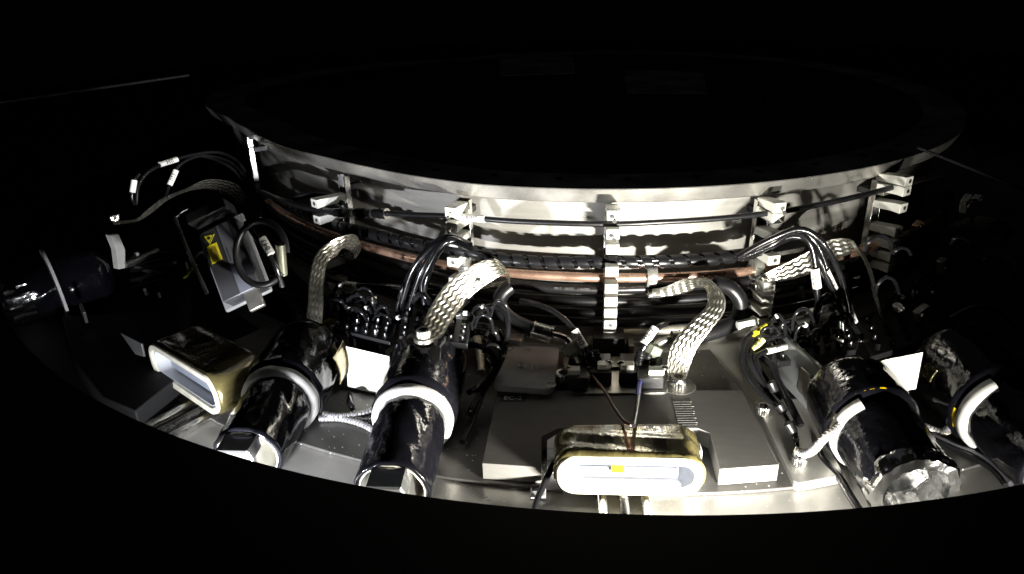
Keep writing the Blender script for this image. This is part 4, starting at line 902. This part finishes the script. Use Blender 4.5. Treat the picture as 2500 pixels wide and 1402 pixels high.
# ============================================================ RIGHT SIDE DARK THINGS
b = MB(); m = frame(azim(at(2475, 620, R=1.16)), 1.17, at(2475, 620, R=1.16).z)
P = rpoly([(-.03, -.12), (.12, -.12), (.12, .12), (.03, .12), (-.005, .06), (-.03, -.03)], .01)
vs = [(p.x, -.004, p.y) for p in P]+[(p.x, .004, p.y) for p in P]; n = len(P)
b.add(vs, [tuple(range(n)), tuple(range(2*n-1, n-1, -1))]+[(i, n+i, n+(i+1) % n, (i+1) % n) for i in range(n)], m)
o = b.build('grey_bracket', 'dsteel', bevel=.001); tag(o, 'dim grey bracket plate cut by the right edge', 'bracket')
cab('red_wire', px([(2345, 770, 1.22), (2390, 752, 1.22), (2440, 762, 1.22), (2475, 800, 1.23), (2500, 830, 1.24)]), .0028, 'red', 'thin red wire arching at the right edge', 'wire')
cab('clear_wire', px([(2320, 775, 1.22), (2380, 748, 1.22), (2440, 756, 1.225), (2480, 800, 1.23), (2500, 822, 1.24)]), .0024, 'sleeve2', 'thin grey wire beside the red one at the right edge', 'wire')
for x, y, R, w_2, h_2, l, mt in ((2358, 497, 1.08, .03, .03, 'dim pale clamp block at upper right', 'clamp'), (2250, 764, 1.2, .03, .022, 'small dim ribbed block at right', 'dsteel'), (2300, 650, 1.12, .016, .035, 'small dim upright connector at right', 'dsteel'), (2240, 548, 1.05, .02, .008, 'glinting copper end at right', 'copper'), (2192, 750, 1.2, .012, .012, 'tiny bright nut at right', 'steel'), (2385, 485, 1.1, .016, .012, 'tiny glinting fitting beside the dim clamp block', 'steel')):
    p = at(x, y, R=R); m = frame(azim(p), R, p.z); b = MB(); b.box((0, 0, 0), (w_2, .015, h_2), m@Matrix.Rotation(-.4, 4, 'Y')); b.cyl(m@Vector((-w_2*.3, -.008, 0)), m@Vector((-w_2*.3, -.013, 0)), min(w_2, h_2)*.25, seg=10)
    b.box((w_2*.3, -.009, 0), (w_2*.2, .006, h_2*.6), m@Matrix.Rotation(-.4, 4, 'Y'))
    o = b.build('small_fitting', mt, bevel=.001); tag(o, l, 'fitting')
# faint bars
cab('edge_bar', [at(-40, 256, R=1.35), at(460, 184, R=1.02)], .003, 'dark', 'faint straight grey bar at upper left', 'bar')
cab('edge_bar', [at(2240, 360, R=1.05), at(2540, 480, R=1.2)], .003, 'dark', 'faint straight grey bar at upper right', 'bar')

# ============================================================ FLOOR CABLES
def woven(name, pts, r, label, m1='sleeve2'):
    P = spline(pts, 10); fr = frames(P); t = cab(name, pts, r, m1, label, 'cable', 'woven sleeved cables on the floor', seg=12, sub=10)
    S = [0]
    for i in range(1, len(P)): S.append(S[-1]+(P[i]-P[i-1]).length)
    for sg, nm in ((1, 'weave'), (-1, 'weave')):
        b = MB(); n = int(S[-1]/.0011); vs = []; 
        for kk in range(2):
            pp = []; j = 0
            for q in range(n+1):
                s = S[-1]*q/n
                while j < len(S)-2 and S[j+1] < s: j += 1
                k = (s-S[j])/(S[j+1]-S[j]); c = P[j].lerp(P[j+1], k); a = sg*2*PI*s/.013+kk*PI
                pp.append(c+(fr[j][1].lerp(fr[j+1][1], k)*math.cos(a)+fr[j][2].lerp(fr[j+1][2], k)*math.sin(a))*(r*1.0))
            b.tube(pp, r*.17, 4, 1)
        b.build(nm, 'braid_clear' if sg > 0 else 'sleeve', t, smooth=0)
fz = FZ+.012
woven('woven_cable', px([(790, 1014, 'z', -.345), (820, 1018, 'z', -.345), (870, 1014, 'z', -.345), (920, 1000, 'z', -.345), (960, 985, 'z', -.345)]), .0065, 'upper woven cable between the two left black cylinders')
woven('woven_cable', px([(780, 1022, 'z', -.347), (830, 1022, 'z', -.347), (880, 1034, 'z', -.347), (915, 1052, 'z', -.347), (960, 1075, 'z', -.347)]), .0055, 'lower woven cable between the two left black cylinders')
woven('woven_cable', px([(855, 1020, 'z', -.347), (890, 1028, 'z', -.347), (930, 1022, 'z', -.347), (970, 1010, 'z', -.347)]), .005, 'short woven cable between the other two left woven cables')
woven('woven_cable', px([(1945, 1100, 'z', -.325), (1962, 1108, 'z', -.32), (1985, 1100, 'z', -.30), (2015, 1068, 1.42), (2060, 1034, 1.40), (2120, 1012, 1.38), (2170, 1000, 1.34), (2200, 985, 1.30)]), .0062, 'woven cable arching over the third black cylinder to the foot plate screw')
woven('woven_cable', px([(2250, 1040, 1.36), (2300, 1055, 1.38), (2330, 1035, 1.40), (2370, 1005, 1.41), (2420, 980, 1.40), (2440, 960, 1.38)]), .0062, 'woven cable arching over the cylinder at the right edge')
cab('black_cable', px([(2275, 1065, 'z', -.35), (2330, 1090, 'z', -.35), (2400, 1120, 'z', -.35), (2470, 1180, 'z', -.35)]), .0062, 'sleeve', 'upper dark cable lying on the floor between the right cylinders')
cab('black_cable', px([(2285, 1075, 'z', -.35), (2350, 1105, 'z', -.35), (2420, 1145, 'z', -.35), (2455, 1185, 'z', -.35)]), .0045, 'cable', 'lower dark cable lying on the floor between the right cylinders')
cab('black_cable', px([(1990, 1085, 'z', -.345), (2010, 1125, 'z', -.345), (2048, 1165, 'z', -.345), (2072, 1205, 'z', -.345), (2100, 1250, 'z', -.345)]), .0065, 'thin', 'black cable on the floor left of the third black cylinder')
cab('black_cable', px([(1935, 1030, 'z', -.33), (1942, 1060, 'z', -.335), (1946, 1090, 'z', -.335), (1942, 1103, 'z', -.338)]), .004, 'thin', 'short black lead dropping to the front foot plate screw')
cab('black_cable', px([(1352, 1132, 'z', -.33), (1338, 1160, 'z', -.338), (1322, 1195, 'z', -.345), (1308, 1230, 'z', -.350), (1296, 1275, 'z', -.350)]), .0052, 'thin', 'black cable passing through the white tie mount below the central block')
b = MB(); p = at(1314, 1205, z=FZ+.003); m = Matrix.Translation((p.x, p.y, FZ+.001)) @ Matrix.Rotation(BA, 4, 'Z'); t = thing('tie_mount', 'small white square tie mount holding a black cable at the floor edge', 'tie mount', m)
b.box((0, 0, .003), (.024, .024, .005), m); b.build('pad', 'polymer', t, bevel=.0015)
b = MB(); b.box((0, .004, .008), (.020, .006, .012), m); b.build('tie_loop', 'dark', t, bevel=.001)
cab('black_cable', px([(852, 905, 1.22), (850, 940, 1.22), (856, 980, 'z', -.34), (862, 1000, 'z', -.345)]), .005, 'thin', 'short black lead behind the right flank of the first cylinder')
